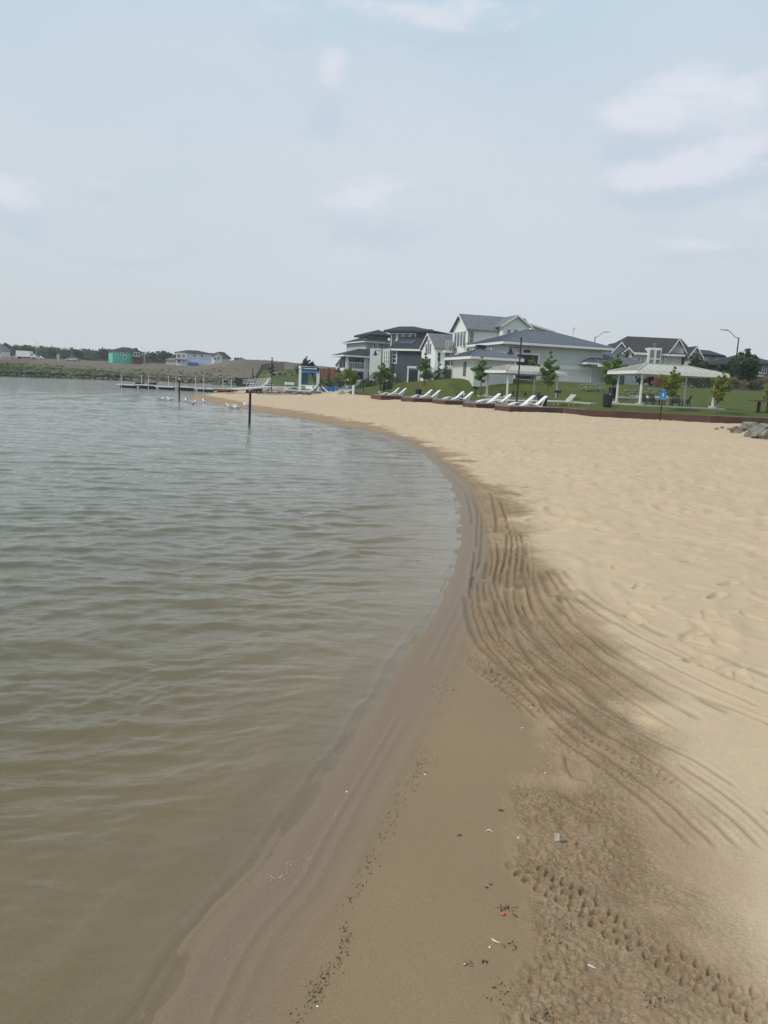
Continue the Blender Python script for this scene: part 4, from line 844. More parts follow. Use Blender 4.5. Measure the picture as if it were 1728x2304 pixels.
a = f.hit(423, 789, 6); b = f.hit(445, 791, 6); hip_roof(E, 0, f.L, 0, 13, ze, (a[0], 6.5), (b[0], 6.5), a[1] + .3, SHINGD, ov=.7)
a = f.hit(421, 800, -.6); wall(E, [(0, -2), (a[0], -2), (a[0], ze), (0, ze)], 1, -.6, -.002, WHITE)
for px0, px1, y0, y1 in ((399, 406, 804, 797.5), (410.5, 415.5, 804, 797.5), (399, 406, 816, 810.5), (412, 415, 818, 810.5)): a = f.hit(px0, y0, -.6); b = f.hit(px1, y1, -.6); window(E, 'f', -.6, a[0], a[1], b[0], b[1], 2, 1, fw=.2)
a = f.hit(397, 808, -2); box_part(E, 'porch_roof', SHINGD, (-.5, -1.8, a[1] - .25), (f.hit(421, 808)[0], -.603, a[1]))
for px in (436, 452): a = f.hit(px, 803); window(E, 'f', 0, a[0], a[1], a[0] + .7, a[1] + .9, 1, 1, fw=.1)
a = f.hit(424, 816); b = f.hit(446, 811.5); tarp = MB().box((a[0], -1.2, a[1] - .5), (b[0], -.01, b[1] - .8)).box((a[0] + 2, -2, a[1] - .5), (b[0] + 6, -.9, b[1] - 1.6)).build('tarp', BLUEP, E)
f = Fr('white_gable_bungalow', 'small white house with a dark gable roof beside the long white house across the lake', 'house', 479, 345, 522, 352, z0=5.4)
E = f.e; ze = f.hit(497, 801)[1]; a = f.hit(497, 804)[0]
wall(E, gable_poly(0, a, -2, ze - .3, f.hit(488, 796)[1]), 1, -1, 8, SIDE_W); gable_roof(E, 0, a, -1, 8, ze - .3, f.hit(488, 795.5)[1], SHINGD, 'v', trim=TRIM)
wall(E, [(a - 1, -2), (f.L - 1, -2), (f.L - 1, ze - .9), (a - 1, ze - .9)], 1, 0, 10, SIDE_G); b = f.hit(500, 793, 5); hip_roof(E, 1, f.L - 1, 0, 10, ze - .9, (b[0] - 2, 5), (b[0] + 1, 5), b[1] + .2, SHINGD, ov=.5, name='main_roof')
for px in (481, 489): q = f.hit(px, 809, -1); window(E, 'f', -1, q[0], q[1], q[0] + 1.1, q[1] + 1, 2, 1, fw=.2)
f = Fr('white_edge_house', 'white gabled house corner cut by the left edge of the view', 'house', -22, 345, 3, 345, z0=6.6)
E = f.e; ze = f.hit(0, 788)[1]; wall(E, gable_poly(0, f.L, -2, ze, ze + 2), 1, 0, 9, SIDE_W); gable_roof(E, 0, f.L, 0, 9, ze, ze + 2.1, SHING, 'v', trim=TRIM); q = f.hit(-2, 797); window(E, 'f', 0, q[0], q[1], q[0] + .7, q[1] + 1.4, 1, 1)
f = Fr('green_roof_shed', 'low shed with a grey green roof left of the long white house across the lake', 'shed', 373, 335, 396, 335, z0=5.2)
E = f.e; q = f.hit(385, 811); wall(E, [(0, -2), (f.L, -2), (f.L, q[1]), (0, q[1])], 1, 0, 6, SIDE_G); hip_roof(E, 0, f.L, 0, 6, q[1], (1, 3), (f.L - 1, 3), q[1] + 1.2, SHING, ov=.5)
f = Fr('orange_brown_cabin', 'warm orange brown boarded hut behind the playground between white shelter frame and pale house', 'hut', 752, 175, 766, 175, z0=.9)
E = f.e; q = f.hit(760, 835); wall(E, [(0, -1), (f.L, -1), (f.L, q[1]), (0, q[1])], 1, 0, 4, WOODW); hip_roof(E, 0, f.L, 0, 4, q[1], (.6, 2), (f.L - .6, 2), q[1] + .5, SHINGD, ov=.3)
# ================================================================== BOARDWALK with five protruding lounging platforms
def gz(px, py, z=BZ): p = G(px, py, z); return (p.x, p.y)
plat = []
for (lx, ly), (cx_, cy_) in (((1113, 913.5), (1146, 916.2)), ((1041, 906.5), (1072, 909.5)), ((972, 899.6), (1001, 902.3)), ((902, 894.6), (931, 897)), ((834, 888.5), (858, 891))):
    plat.append((gz(lx, ly), gz(cx_, cy_)))
def slab(name, poly, m, z0, z1, parent=None, bevel=0):
    return MB().prism(poly, 2, z0, z1).build(name, m, parent, bevel=bevel)
bw = thing('boardwalk', 'long low brown composite boardwalk edging the lawn along the top of the sand', 'boardwalk', (0, 0, 0))
line = FRONT
off = []
for k, p in enumerate(line):
    q0 = Vector(line[max(k - 1, 0)]); q1 = Vector(line[min(k + 1, len(line) - 1)]); d = (q1 - q0).normalized(); n = Vector((d.y, -d.x)); n = n if n.y > 0 else -n
    off.append((p[0] + n.x * 1.9, p[1] + n.y * 1.9))
deckpoly = line + off[::-1]
slab('deck', deckpoly, DECKT, BZ - .06, BZ, bw)
fa = MB()
for k in range(len(line) - 1): a, b = line[k], line[k + 1]; fa.beam((a[0], a[1] - .02, (BZ - .5) / 1), (b[0], b[1] - .02, (BZ - .5)), .06, 1.04)
fa.build('fascia', DECKF, bw)
platc = []
for k, (l, c_) in enumerate(plat):
    l = Vector(l); c_ = Vector(c_); u = (c_ - l).normalized(); n = Vector((u.y, -u.x)); n = n if n.y > 0 else -n; r_ = c_ + Vector((.80, .60)) * 6.0; bk = 4.2
    poly = [tuple(l), tuple(c_), tuple(r_), tuple(r_ + Vector((-.5, .86)) * 2.4), tuple(l + Vector((.15, .99)) * bk)]
    nm = ['nearest', 'second nearest', 'middle', 'second farthest', 'farthest'][k]
    pt = thing('lounging_platform', f'brown deck platform jutting onto the sand under the {nm} pair of white loungers', 'platform', (l.x, l.y, 0), group='deck platforms along the boardwalk')
    lp = [(x - l.x, y - l.y) for x, y in poly]
    slab('platform_top', lp, DECKT, BZ + .02, BZ + .07, pt)
    ctr = sum((Vector(p) for p in lp), Vector((0, 0))) / 5; ins = [tuple(ctr + (Vector(p) - ctr) * .992) for p in lp]
    slab('platform_skirt', ins, DECKF, -.2, BZ + .018, pt)
    platc.append((l, c_))
# concrete walks and pads
def sheet(name, pts, m, label, dz=.02, th=.12):
    o = MB(); vs = []
    p3 = [(x, y, zg(x, y) + dz) for x, y in pts]; n = len(p3)
    o.add([(x, y, z) for x, y, z in p3] + [(x, y, z - th) for x, y, z in p3], [tuple(range(n)), tuple(range(2 * n - 1, n - 1, -1))] + [(i, (i + 1) % n, n + (i + 1) % n, n + i) for i in range(n)])
    return tag(o.build(name, m), label, kind='structure')
def ribbon(name, cl, w_, m, label, dz=.04):
    cl = catmull(cl, 6); vs = []; fs = []
    for k, p in enumerate(cl):
        a = Vector(cl[max(k - 1, 0)]); b = Vector(cl[min(k + 1, len(cl) - 1)]); d = (b - a).normalized(); n = Vector((-d.y, d.x)) * w_ / 2
        for s_ in (1, -1): x, y = p[0] + n.x * s_, p[1] + n.y * s_; vs.append((x, y, zg(x, y) + dz)); vs.append((x, y, zg(x, y) - .2))
    for k in range(len(cl) - 1):
        a, b = 4 * k, 4 * k + 4; fs += [(a, a + 2, b + 2, b), (a, b, b + 1, a + 1), (a + 2, a + 3, b + 3, b + 2)]
    return tag(MB().add(vs, fs).build(name, m), label, kind='structure')
ww = lambda *L: [(P(a, 870, Y_).x, Y_) for a, Y_ in L]
ribbon('path', ww((700, 96), (760, 104), (815, 113), (860, 112), (900, 111), (981, 107), (1018, 101)), 1.4, CONC, 'pale concrete path climbing the lawn to the park building')
ribbon('pavement', [gz(600, 882, .4), gz(690, 882.5, .4), gz(790, 880, .5), gz(800, 876, .6)], 2.6, CONC, 'concrete strip at the end of the boardwalk', .06)
ribbon('footpath', [(P(a, 870, Y_).x, Y_) for a, Y_ in ((592, 150), (612, 156), (635, 164), (655, 170))], 2.0, CONC, 'pale footpath curving up the green slope', .1)
ribbon('lawn_path', ww((985, 80), (1060, 78), (1130, 76), (1200, 73), (1300, 71), (1345, 69)), 1.3, CONC, 'pale concrete walk across the lawn behind the boardwalk', .05)
def pad(name, px, Y, w_, d_, rot, label, dz=.03):
    p = on(px, Y); mtx = Matrix.Rotation(rot, 2); pts = [tuple(Vector((p.x, p.y)) + mtx @ Vector(q)) for q in ((-w_ / 2, -d_ / 2), (w_ / 2, -d_ / 2), (w_ / 2, d_ / 2), (-w_ / 2, d_ / 2))]
    sheet(name, pts, CONC, label, .04, .1)
# ================================================================== SHELTERS
def shelter(label, fl, fr_, bl, Y0, Y1, ex, group, rid, eyl, ryl):
    f = Fr('picnic_shelter', label, 'shelter', fl, Y0, fr_, Y1, ref=900, group=group); E = f.e
    z0 = max(zg(*(f.o + f.u * (f.L * a) + f.v * 3 * b).xy) for a in (0, 1) for b in (0, 1)) + .1; dzz = z0 - f.z0
    f.e.location.z = z0; f.z0 = z0; f.o.z = z0
    vb = min(max(f.side(bl, eyl + 20, 0)[0], 3.5), 6.0); ze = f.hit((fl + fr_) / 2, eyl)[1]
    ra = f.hit(rid[0], ryl[0], vb / 2); rb = f.hit(rid[1], ryl[1], vb / 2); zr = (ra[1] + rb[1]) / 2
    hip_roof(E, 0, f.L, 0, vb, ze, (max(ra[0], 1.2), vb / 2), (min(rb[0], f.L - 1.2), vb / 2), zr, METALC, ov=ex, fascia=WHITE, fh=.22, ribs=.62, rm=METALCD)
    for (u, v) in ((0, 0), (f.L, 0), (0, vb), (f.L, vb)):
        p = MB().box((u - .08, v - .08, .12), (u + .08, v + .08, ze)).build('post', WHITE, E, bevel=.012); MB().lathe([(0, .16), (.34, .16), (.36, .1), (.36, -.3), (0, -.3)], (u, v, 0), 16).build('footing', CONC, p)
    MB().box((0, -.06, ze - .22), (f.L, .06, ze - .02)).build('beam', WHITE, E); MB().box((0, vb - .06, ze - .22), (f.L, vb + .06, ze - .02)).build('beam', WHITE, E)
    pts = [tuple((f.o + f.u * a + f.v * b).xy) for a, b in ((-.8, -.9), (f.L + .8, -.9), (f.L + .8, vb + .8), (-.8, vb + .8))]
    tag(MB().prism(pts, 2, z0 - 1.2, z0).build('concrete_pad', CONC), 'pale concrete pad under a picnic shelter', kind='structure'); return f, vb, z0
fS, vS, zS = shelter('smaller cream roofed shelter standing in front of the park building', 1140, 1250, 1097, 80, 82, .7, 'cream metal roofed picnic shelters', (1146, 1206), 839, (823, 823))
fB, vB_, zB = shelter('larger cream roofed shelter over a ring of grey garden chairs', 1440, 1604, 1391, 67, 67.5, .8, 'cream metal roofed picnic shelters', (1453, 1542), 841, (820.5, 821.5))
# ================================================================== LOUNGERS
def lounger_mesh(E, m, w_=.66):
    prof = catmull([(0, .05), (.14, .09), (.36, .19), (.62, .26), (.88, .23), (1.12, .17), (1.28, .22), (1.5, .39), (1.75, .62), (2.0, .84)], 3)
    mb = MB(); n = len(prof); vs = []
    for k, (x_, z_) in enumerate(prof):
        a = prof[max(k - 1, 0)]; b = prof[min(k + 1, n - 1)]; d = Vector((b[0] - a[0], b[1] - a[1])).normalized(); nx, nz = -d.y * .03, d.x * .03
        for s_ in (-1, 1): vs += [(x_ + nx, s_ * w_ / 2, z_ + nz), (x_ - nx, s_ * w_ / 2, z_ - nz)]
    fs = []
    for k in range(n - 1):
        a, b = 4 * k, 4 * k + 4; fs += [(a, a + 2, b + 2, b), (a + 1, b + 1, b + 3, a + 3), (a, b, b + 1, a + 1), (a + 2, a + 3, b + 3, b + 2)]
    fs += [(0, 1, 3, 2), (4 * n - 4, 4 * n - 2, 4 * n - 1, 4 * n - 3)]
    mb.add(vs, fs).build('seat', m, E, smooth=False)
    for s_ in (-1, 1):
        y = s_ * (w_ / 2 - .03)
        MB().beam((1.82, y, .67), (1.52, y, .02), .05, .05).build('leg', m, E)
        MB().beam((1.56, y, .05), (.80, y, .20), .045, .045).build('side_rail', m, E)
        MB().beam((.38, y, .16), (.30, y, .0), .05, .05).build('leg', m, E)
lg = None
names = ['closest pair', 'second closest pair', 'middle pair', 'second farthest pair', 'farthest pair']
for k, (pxl, pyl, Yl) in enumerate(((1180, 915, 0), (1100, 907, 0), (1025, 901, 0), (957, 896, 0), (879, 890, 0))):
    for j in range(2):
        l, c_ = platc[k]; base = l.lerp(c_, .55); d = Vector((.985, .17)); nrm = Vector((-.17, .985))
        q = base + d * (.75 + .3 * (k < 2)) + nrm * (1.75 - j * .95) + d * (.62 * j)
        lab = f'white curved sun lounger, {"far" if j == 0 else "near"} one of the {names[k]} on the deck platforms'
        if lg is None:
            lg = thing('sun_lounger', lab, 'sun lounger', (q.x, q.y, BZ + .07), math.atan2(d.y, d.x), 'white sun loungers in pairs on the deck platforms'); lounger_mesh(lg, PLASTIC)
        else: dup(lg, (q.x, q.y, BZ + .07), math.atan2(d.y, d.x) + rnd.uniform(-.03, .03), lab)
def chaise(px, Y, lab, m, rot, wdt=1.1):
    p = on(px, Y); e = thing('chaise_lounge', lab, 'chaise lounge', p, rot, 'broad tan chaises on the lawn'); 
    MB().box((0, -wdt / 2, .28), (1.15, wdt / 2, .36)).build('seat', m, e, bevel=.02)
    MB().prism([(1.12, .28), (1.2, .30), (1.72, .98), (1.66, 1.02), (1.1, .36)], 1, -wdt / 2, wdt / 2).build('backrest', m, e)
    for x_ in (.1, 1.05, 1.55):
        for s_ in (-1, 1): MB().beam((x_, s_ * (wdt / 2 - .05), 0), (x_ - (.12 if x_ > 1.3 else 0), s_ * (wdt / 2 - .05), .3 if x_ < 1.3 else .62), .07, .07).build('leg', m, e)
chaise(1008, 79, 'wide pale tan chaise on the lawn behind a navy bin, farthest left of its kind', TANW, .2, 1.6)
chaise(1252, 67, 'wide tan chaise with raised back on the lawn just left of the larger shelter', TANW, .2, 1.1)
# ================================================================== BINS
def bin_(px, Y, lab, w_=.75, h_=1.05, lid=False, dz=0):
    p = on(px, Y, dz); e = thing('litter_bin', lab, 'bin', p, rnd.uniform(-.2, .5), 'black litter bins in the park')
    MB().lathe([(0, .04), (w_ * .44, .04), (w_ * .46, .1), (w_ * .5, h_ - .08), (w_ * .52, h_ - .06), (w_ * .52, h_), (w_ * .46, h_), (w_ * .44, h_ - .1), (0, h_ - .12)], seg=28).build('drum', BIN, e, smooth=False)
    MB().lathe([(0, 0), (w_ * .4, 0), (w_ * .42, .05), (0, .05)], seg=20).build('base', BLACK, e)
    if lid: 
        MB().lathe([(w_ * .53, h_ + .002), (w_ * .53, h_ + .05), (w_ * .45, h_ + .13), (w_ * .25, h_ + .19), (w_ * .22, h_ + .15), (0, h_ + .15)], seg=28).build('lid', BIN, e)
        MB().box((-.14, -w_ * .535, h_ + .005), (.02, -w_ * .53, h_ + .045)).build('sticker', WHITE, e)
bin_(942, 92, 'black drum bin on the lawn behind the second farthest lounger pair', .75, 1.1)
bin_(1035, 75, 'navy black drum bin between the wide pale chaise and the middle loungers', .7, 1.0)
bin_(1223, 66, 'black drum bin right behind the closest pair of white loungers', .85, 1.15)
bin_(1370, 64, 'large black bin with domed lid and sticker at the left foot of the larger shelter', .78, 1.0, True)
bin_(1380, 78, 'black bin behind the young tree at the left of the larger shelter, partly hidden', .8, 1.05)
# ================================================================== GRILLS
def grill(px, Y, lab, w_=.55):
    p = on(px, Y); e = thing('park_grill', lab, 'grill', p, rnd.uniform(-.1, .3), 'pedestal grills on the lawn')
    MB().tube([(0, 0, 0), (0, 0, .78)], .045).build('post', BLACK, e)
    MB().prism([(-w_ / 2, .78), (w_ / 2, .78), (w_ / 2, 1.04), (w_ / 2 - .03, 1.04), (w_ / 2 - .03, .81), (-w_ / 2 + .03, .81), (-w_ / 2 + .03, 1.04), (-w_ / 2, 1.04)], 1, -.22, .22).box((-w_ / 2 + .03, .20, .81), (w_ / 2 - .03, .22, 1.0)).build('fire_box', BLACK, e)
    g_ = MB(); 
    for k in range(7): g_.box((-w_ / 2 + .04 + k * (w_ - .1) / 6, -.21, .98), (-w_ / 2 + .055 + k * (w_ - .1) / 6, .19, .995))
    g_.build('grate', ALU, e)
grill(1071, 83, 'black pedestal grill on the lawn left of the smaller shelter')
grill(1256, 79, 'black pedestal grill by the right post of the smaller shelter')
grill(1619, 70, 'wide black pedestal grill under the young tree right of the larger shelter', .75)
# ================================================================== PICNIC TABLES
def picnic(px, Y, lab, m, fm, L=1.9, rot=.1, sep=False):
    p = on(px, Y); e = thing('picnic_table', lab, 'picnic table', p, rot, 'picnic tables in the park')
    t_ = MB()
    for k in range(4): t_.box((-L / 2, -.37 + k * .19, .71), (L / 2, -.37 + k * .19 + .17, .755))
    tag(t_.build('table_top', m, e), None)
    for s_ in (-1, 1):
        b_ = MB(); b_.box((-L / 2, s_ * .72 - .13, .43), (L / 2, s_ * .72 + .13, .47)); b_.build('bench', m, e)
        MB().beam((s_ * L * .32, -.75, .02), (s_ * L * .32, -.15, .7), .06, .06).beam((s_ * L * .32 + .062, .75, .02), (s_ * L * .32 + .062, .15, .7), .06, .06).beam((s_ * L * .32 - .002, -.82, .40), (s_ * L * .32 - .002, .82, .40), .056, .056).build('trestle', fm, e)
picnic(1142, 84, 'dark picnic table at the left under the smaller shelter', GREYW, BLACK)
picnic(1198, 85, 'dark picnic table at the right under the smaller shelter', GREYW, BLACK, 2.4)
picnic(1331, 87, 'pale long picnic table alone on the lawn before the white trimmed wall', PICNIC, PICNIC, 2.6)
picnic(1424, 80, 'pale picnic table before the small window of the building, left of two', PICNIC, GREYW, 1.5, .2)
picnic(1476, 82, 'pale picnic table in front of the black car, right of two', PICNIC, GREYW, 1.5, .2)
for px, Y_, n_ in ((1331, 86, 5.5), (1424, 79, 4.6), (1476, 81, 4.6)): pad('table_pad', px, Y_, n_, 2.2, .1, 'thin concrete pad below a picnic table', -.02)
# cantilevered wooden table at the right edge
p = on(1713, 66); e = thing('pedestal_table', 'brown slab table on a black pedestal at the right edge of the lawn', 'table', p, .05)
MB().box((-.75, -.5, .92), (1.2, .5, 1.08)).build('table_top', mat('table_brown', (.13, .085, .06), .7, .1), e, bevel=.02); MB().box((-.11, -.09, 0), (.11, .09, .92)).build('pedestal', BLACK, e)
# ================================================================== GARDEN CHAIRS under the larger shelter
def chair(loc, rot, lab, first=None):
    if first: return dup(first, loc, rot, lab)
    e = thing('garden_chair', lab, 'chair', loc, rot, 'grey slatted garden chairs round the low table'); m = GREYW
    s_ = MB()
    for k in range(5): s_.beam((-.27, -.28 + k * .12, .36 - k * .022), (.27, -.28 + k * .12, .36 - k * .022), .105, .025)
    s_.build('seat', m, e)
    b_ = MB()
    for k in range(5): b_.beam((-.24 + k * .12, .24, .26), (-.27 + k * .135, .56, 1.02 - abs(k - 2) * .03), .10, .022)
    b_.build('backrest', m, e)
    for x_ in (-.36, .36):
        MB().box((x_ - .07, -.42, .57), (x_ + .07, .38, .60)).build('armrest', m, e)
        MB().box((x_ - .03, -.36, 0), (x_ + .03, -.26, .568)).build('leg', m, e); MB().beam((x_ * .97, .46, 0), (x_ * .97, .26, .566), .05, .09).build('leg', m, e)
    return e
cpos = [(1457, 69.2, .6, 'grey garden chair nearest the front left post of the larger shelter'), (1472, 70.6, 2.2, 'grey garden chair behind the blue sign post, seen from its back'), (1519, 69.9, -.5, 'grey garden chair right of the slim tree trunk under the shelter'), (1541, 71.0, -1.6, 'grey garden chair side on by the back right post of the shelter')]
c0 = None
for px, Y_, r_, lab in cpos:
    q = P(px, 900, Y_); c = chair((q.x, q.y, zB), r_, lab, c0); c0 = c0 or c
q = P(1499, 900, 70.2); e = thing('low_table', 'dark low table in the middle of the grey garden chairs', 'table', (q.x, q.y, zB), .2)
tt_ = MB()
for k in range(6): tt_.box((-.5, -.5 + k * .17, .40), (.5, -.35 + k * .17, .44))
tt_.build('table_top', GREYW, e)
for a in (-1, 1):
    for b in (-1, 1): MB().box((a * .42 - .04, b * .42 - .04, 0), (a * .42 + .04, b * .42 + .04, .40)).build('leg', GREYW, e)
# ================================================================== BLUE BEACH SIGN
p = G(1485, 947.5, .22); Y_ = p.y; top = P(1492, 876, Y_)
e = thing('beach_sign', 'small blue rules sign with white figure on a black post at the sand edge', 'sign', (p.x, p.y, .1), -.05)
hh = top.z - .1; MB().box((-.05, -.03, 0), (.05, .03, hh - .02)).build('post', BLACK, e)
sg = P(1502.5, 898, Y_); wd = .36
o = MB().box((-wd, -.05, hh - .78), (wd, -.032, hh - .02)).build('sign_panel', BLUE, e, bevel=.005)
MB().box((-wd + .02, -.054, hh - .17), (wd - .02, -.0505, hh - .04)).build('header_band', NAVY, o)
k_ = MB(); k_.prism([(.02, hh - .27), (.10, hh - .34), (.02, hh - .42), (.08, hh - .50), (-.05, hh - .58), (-.01, hh - .47), (-.09, hh - .42), (-.02, hh - .34)], 1, -.056, -.0505); k_.build('swimmer_symbol', WHITE, o)
k_ = MB()
for j in range(5): k_.box((-.26 + j * .11, -.056, hh - .68), (-.19 + j * .11, -.0505, hh - .655))
for j in range(4): k_.box((-.2 + j * .11, -.0585, hh - .12), (-.13 + j * .11, -.0545, hh - .09))
k_.build('lettering', WHITE, o)
e.scale = (.72, 1, 1)
# ================================================================== LAMP POSTS in the park
def lamp(px, py0, Y, pyt, lab, side):
    p = on(px, Y); top = P(px, pyt, Y).z; H = top - p.z; e = thing('park_lamp', lab, 'lamp post', p, 0, 'black park lamps with a hanging shade')
    MB().lathe([(0, .38), (.24, .38), (.26, .34), (.26, -.2), (0, -.2)], seg=20).build('footing', CONC, e)
    MB().tube([(0, 0, .38), (0, 0, .55), (0, 0, .6), (0, 0, H)], [.11, .11, .075, .06], 12).build('pole', BLACK, e)
    a = MB(); a.tube([(0, 0, H * .86), (side * .9, 0, H * .86)], .035).tube([(0, 0, H * .97), (0, 0, H * 1.0)], .09).beam((0, 0, H * .80), (side * .5, 0, H * .855), .03, .03); a.build('arm', BLACK, e)
    s_ = MB().lathe([(0, .0), (.07, 0), (.08, -.12), (.14, -.2), (.16, -.36), (.36, -.50), (.37, -.54), (.16, -.50), (0, -.5)], (side * .85, 0, H * .86 - .03), 20).build('lamp_shade', BLACK, e)
    MB().lathe([(0, -.505), (.15, -.505), (.13, -.62), (0, -.66)], (side * .85, 0, H * .86 - .03), 16).build('lens', GLASSL, s_)
lamp(1165, 893, 66, 759, 'tall black park lamp in front of the smaller shelter with shade hanging left', -1)
lamp(856, 879, 100, 773, 'tall black park lamp near the farthest loungers before the slate house', -1)
# ================================================================== STREET LAMPS
def street(px, pyt, Y, side, lab, arm=2.2, zz=None, group='street lamps with a curved arm', m=None):
    b = on(px, Y); t_ = P(px, pyt, Y).z; H = t_ - b.z; m = m or BLACK; e = thing('street_lamp', lab, 'street lamp', b, 0, group)
    MB().tube([(0, 0, -.3), (0, 0, H)], [.13, .08], 10).build('pole', m, e)
    MB().tube([(0, 0, H - .1), (side * arm * .25, 0, H + .05), (side * arm * .6, 0, H + .75), (side * arm * .8, 0, H + .95)], .045, 8).build('arm', m, e)
    MB().prism([(side * arm * .78, H + .9), (side * arm * 1.25, H + .97), (side * arm * 1.25, H + 1.03), (side * arm * .78, H + 1.03)], 1, -.14, .14).build('lamp_head', m, e)
street(1649, 759, 112, -1, 'black street lamp left of the big dark tree with its arm to the left')
street(1329, 757, 150, 1, 'black street lamp rising behind the park building roof with arm to the right')
street(85, 767, 360, -1, 'lone pale street lamp above the far trees behind the white truck', 2.5, m=ALU)
street(325, 785, 350, -1, 'thin street lamp right of the teal house across the lake', 1.5, m=ALU)
street(478, 800, 330, 1, 'short thin lamp pole between the two white houses across the lake', .6, m=ALU)
# ================================================================== PERGOLAS and playground corner
def pergola(fl, fr_, Y0, Y1, pyt, lab, d=3.2, blue=False):
    f = Fr('white_frame_shelter', lab, 'frame shelter', fl, Y0, fr_, Y1); E = f.e; H = f.hit((fl + fr_) / 2, pyt)[1]
    for u, v in ((0, 0), (f.L, 0), (0, d), (f.L, d)): MB().box((u - .085, v - .085, -.3), (u + .085, v + .085, H)).build('post', WHITE, E)
    for v in (0, d): MB().box((-.13, v - .13, H), (f.L + .13, v + .13, H + .28)).build('beam', WHITE, E)
    for u in (0, f.L): MB().box((u - .09, .131, H + .01), (u + .09, d - .131, H + .27)).build('beam', WHITE, E)
    return f, H
f, H = pergola(676, 717, 107, 107.5, 829, 'white square frame with a blue banner and dark blue screens beside the stored docks', 2.2)
E = f.e; o = MB().box((.1, -.17, H - .32), (f.L + .05, -.135, H + .22)).build('banner', NAVY, E); MB().box((.1, -.16, H - .62), (f.L + .0, -.14, H - .325)).build('banner_edge', BLUE, E)
lt = MB(); rr3 = random.Random(3)
for k in range(17): x_ = .3 + k * (f.L - .6) / 17; lt.box((x_, -.176, H - .1), (x_ + rr3.uniform(.06, .11), -.171, H + .02 + rr3.uniform(0, .05)))
lt.build('lettering', WHITE, o); MB().box((.25, 2.2 - .1, .9), (f.L * .48, 2.2 - .06, H - .25)).build('screen', mat('dark_screen', (.025, .07, .12), .5, .3, .8), E)
MB().box((.0, -.08, .95), (f.L, .08, 1.1)).build('rail', WHITE, E); 
f, H = pergola(917, 942, 122, 122, 828, 'white open pergola against the slate house wall', 2.5)
f2 = Fr('white_patio_canopy', 'long low white pergola roof behind the young tree left of the cottage', 'pergola', 936, 125, 986, 125); H = f2.hit(960, 827)[1]
MB().box((-.1, -.1, H - .3), (f2.L, 2.4, H)).build('canopy_roof', WHITE, f2.e)
for u in (f2.L * .35, f2.L * .62): MB().box((u, 0, -.5), (u + .25, .25, H - .31)).build('post', WHITE, f2.e)
# A shaped slide
q = on(719, 104); e = thing('white_wedge_slide', 'white folded float leaning as an A with a black inverted V edge', 'inflatable', q, .1)
for s_, lab in ((-1, None), (1, None)):
    MB().prism([(s_ * .05, 1.12), (s_ * 1.45 if s_ < 0 else s_ * 1.3, .10), (s_ * 1.35 if s_ < 0 else s_ * 1.2, 0), (s_ * .0, .96)], 1, -.9, 1.2).prism([(0, 0), (s_ * .01, 0), (s_ * .01, .01)], 1, 0, .01).build('panel', PLASTIC, e)
MB().beam((-.72, -.93, .02), (-.02, -.93, 1.14), .06, .14).build('black_edge', BLACK, e); MB().beam((.62, -.945, .02), (.0, -.945, 1.14), .06, .14).build('black_edge', BLACK, e)
MB().box((-1.9, -.2, .35), (-.95, 1.3, .75)).build('float_section', PLASTIC, e, bevel=.08)
# blue covered boats / play things
for k, (px, py, w_, Y_) in enumerate(((745, 862, 1.5, 109), (737, 868, 1.2, 112), (753, 858, 1.3, 114))):
    q = on(px, Y_); mb = MB(); pr = catmull([(-.5, .0), (-.46, .35), (-.2, .62), (.15, .7), (.42, .45), (.5, .0)], 3)
    o = mb.prism([(a * w_, b * .9) for a, b in pr], 1, -.6, .6).build('covered_boat', BLUEP); o.location = q
    tag(o, ['blue covered boat in the middle of three right of the white A shape', 'blue covered boat nearest the white A shape', 'blue covered boat rightmost and farthest of three'][k], 'covered boat', 'blue covered boats stored on shore')
# white bollard and thin black posts on the promenade
for px, Y_, h_, m_, nm, lab in ((795, 100, 1.15, WHITE, 'bollard', 'white square bollard where the boardwalk begins'), (750, 100, .9, BLACK, 'post', 'short black post on the promenade by the blue covers'), (818.5, 103, 1.75, BLACK, 'post', 'slim black post right of the white bollard')):
    q = on(px, Y_); e = thing('promenade_' + nm, lab, nm, q)
    w_ = .14 if m_ is WHITE else .05
    MB().box((-w_, -w_, -.1), (w_, w_, h_)).build('shaft', m_, e); MB().lathe([(0, h_ + .07), (w_ * .9, h_ + .05), (w_ * 1.25, h_ + .002), (0, h_ + .002)], seg=12).build('cap', m_, e)
# ================================================================== POSTS and BIRDS in the water
for px, yt, yb, lab, z_ in ((561, 880, 951, 'nearest black swimming area post standing in the shallows', 0), (403, 852, 899, 'black swimming area post with a bent top among the gulls', 0), (611, 851, 881, 'black post on the sand tip beside the stored docks', .2)):
    p = G(px, yb, z_); H = P(px, yt, p.y).z; e = thing('marker_post', lab, 'post', (p.x, p.y, -.6), 0, 'black marker posts of the swimming area'); r_ = .055
    MB().tube([(0, 0, 0), (.02, 0, H + .55)], r_, 12).build('shaft', BLACK, e); MB().lathe([(0, .09), (.055, .08), (.075, .05), (.075, 0), (0, 0)], (.02, 0, H + .552), 12).build('cap', BRICKR if px != 403 else WHITE, e)
    if px == 403: MB().beam((.02, 0, H + .35), (.45, 0, H + .55), .06, .05).beam((-.25, 0, H + .56), (.05, 0, H + .60), .05, .03).build('bracket', BARK, e)
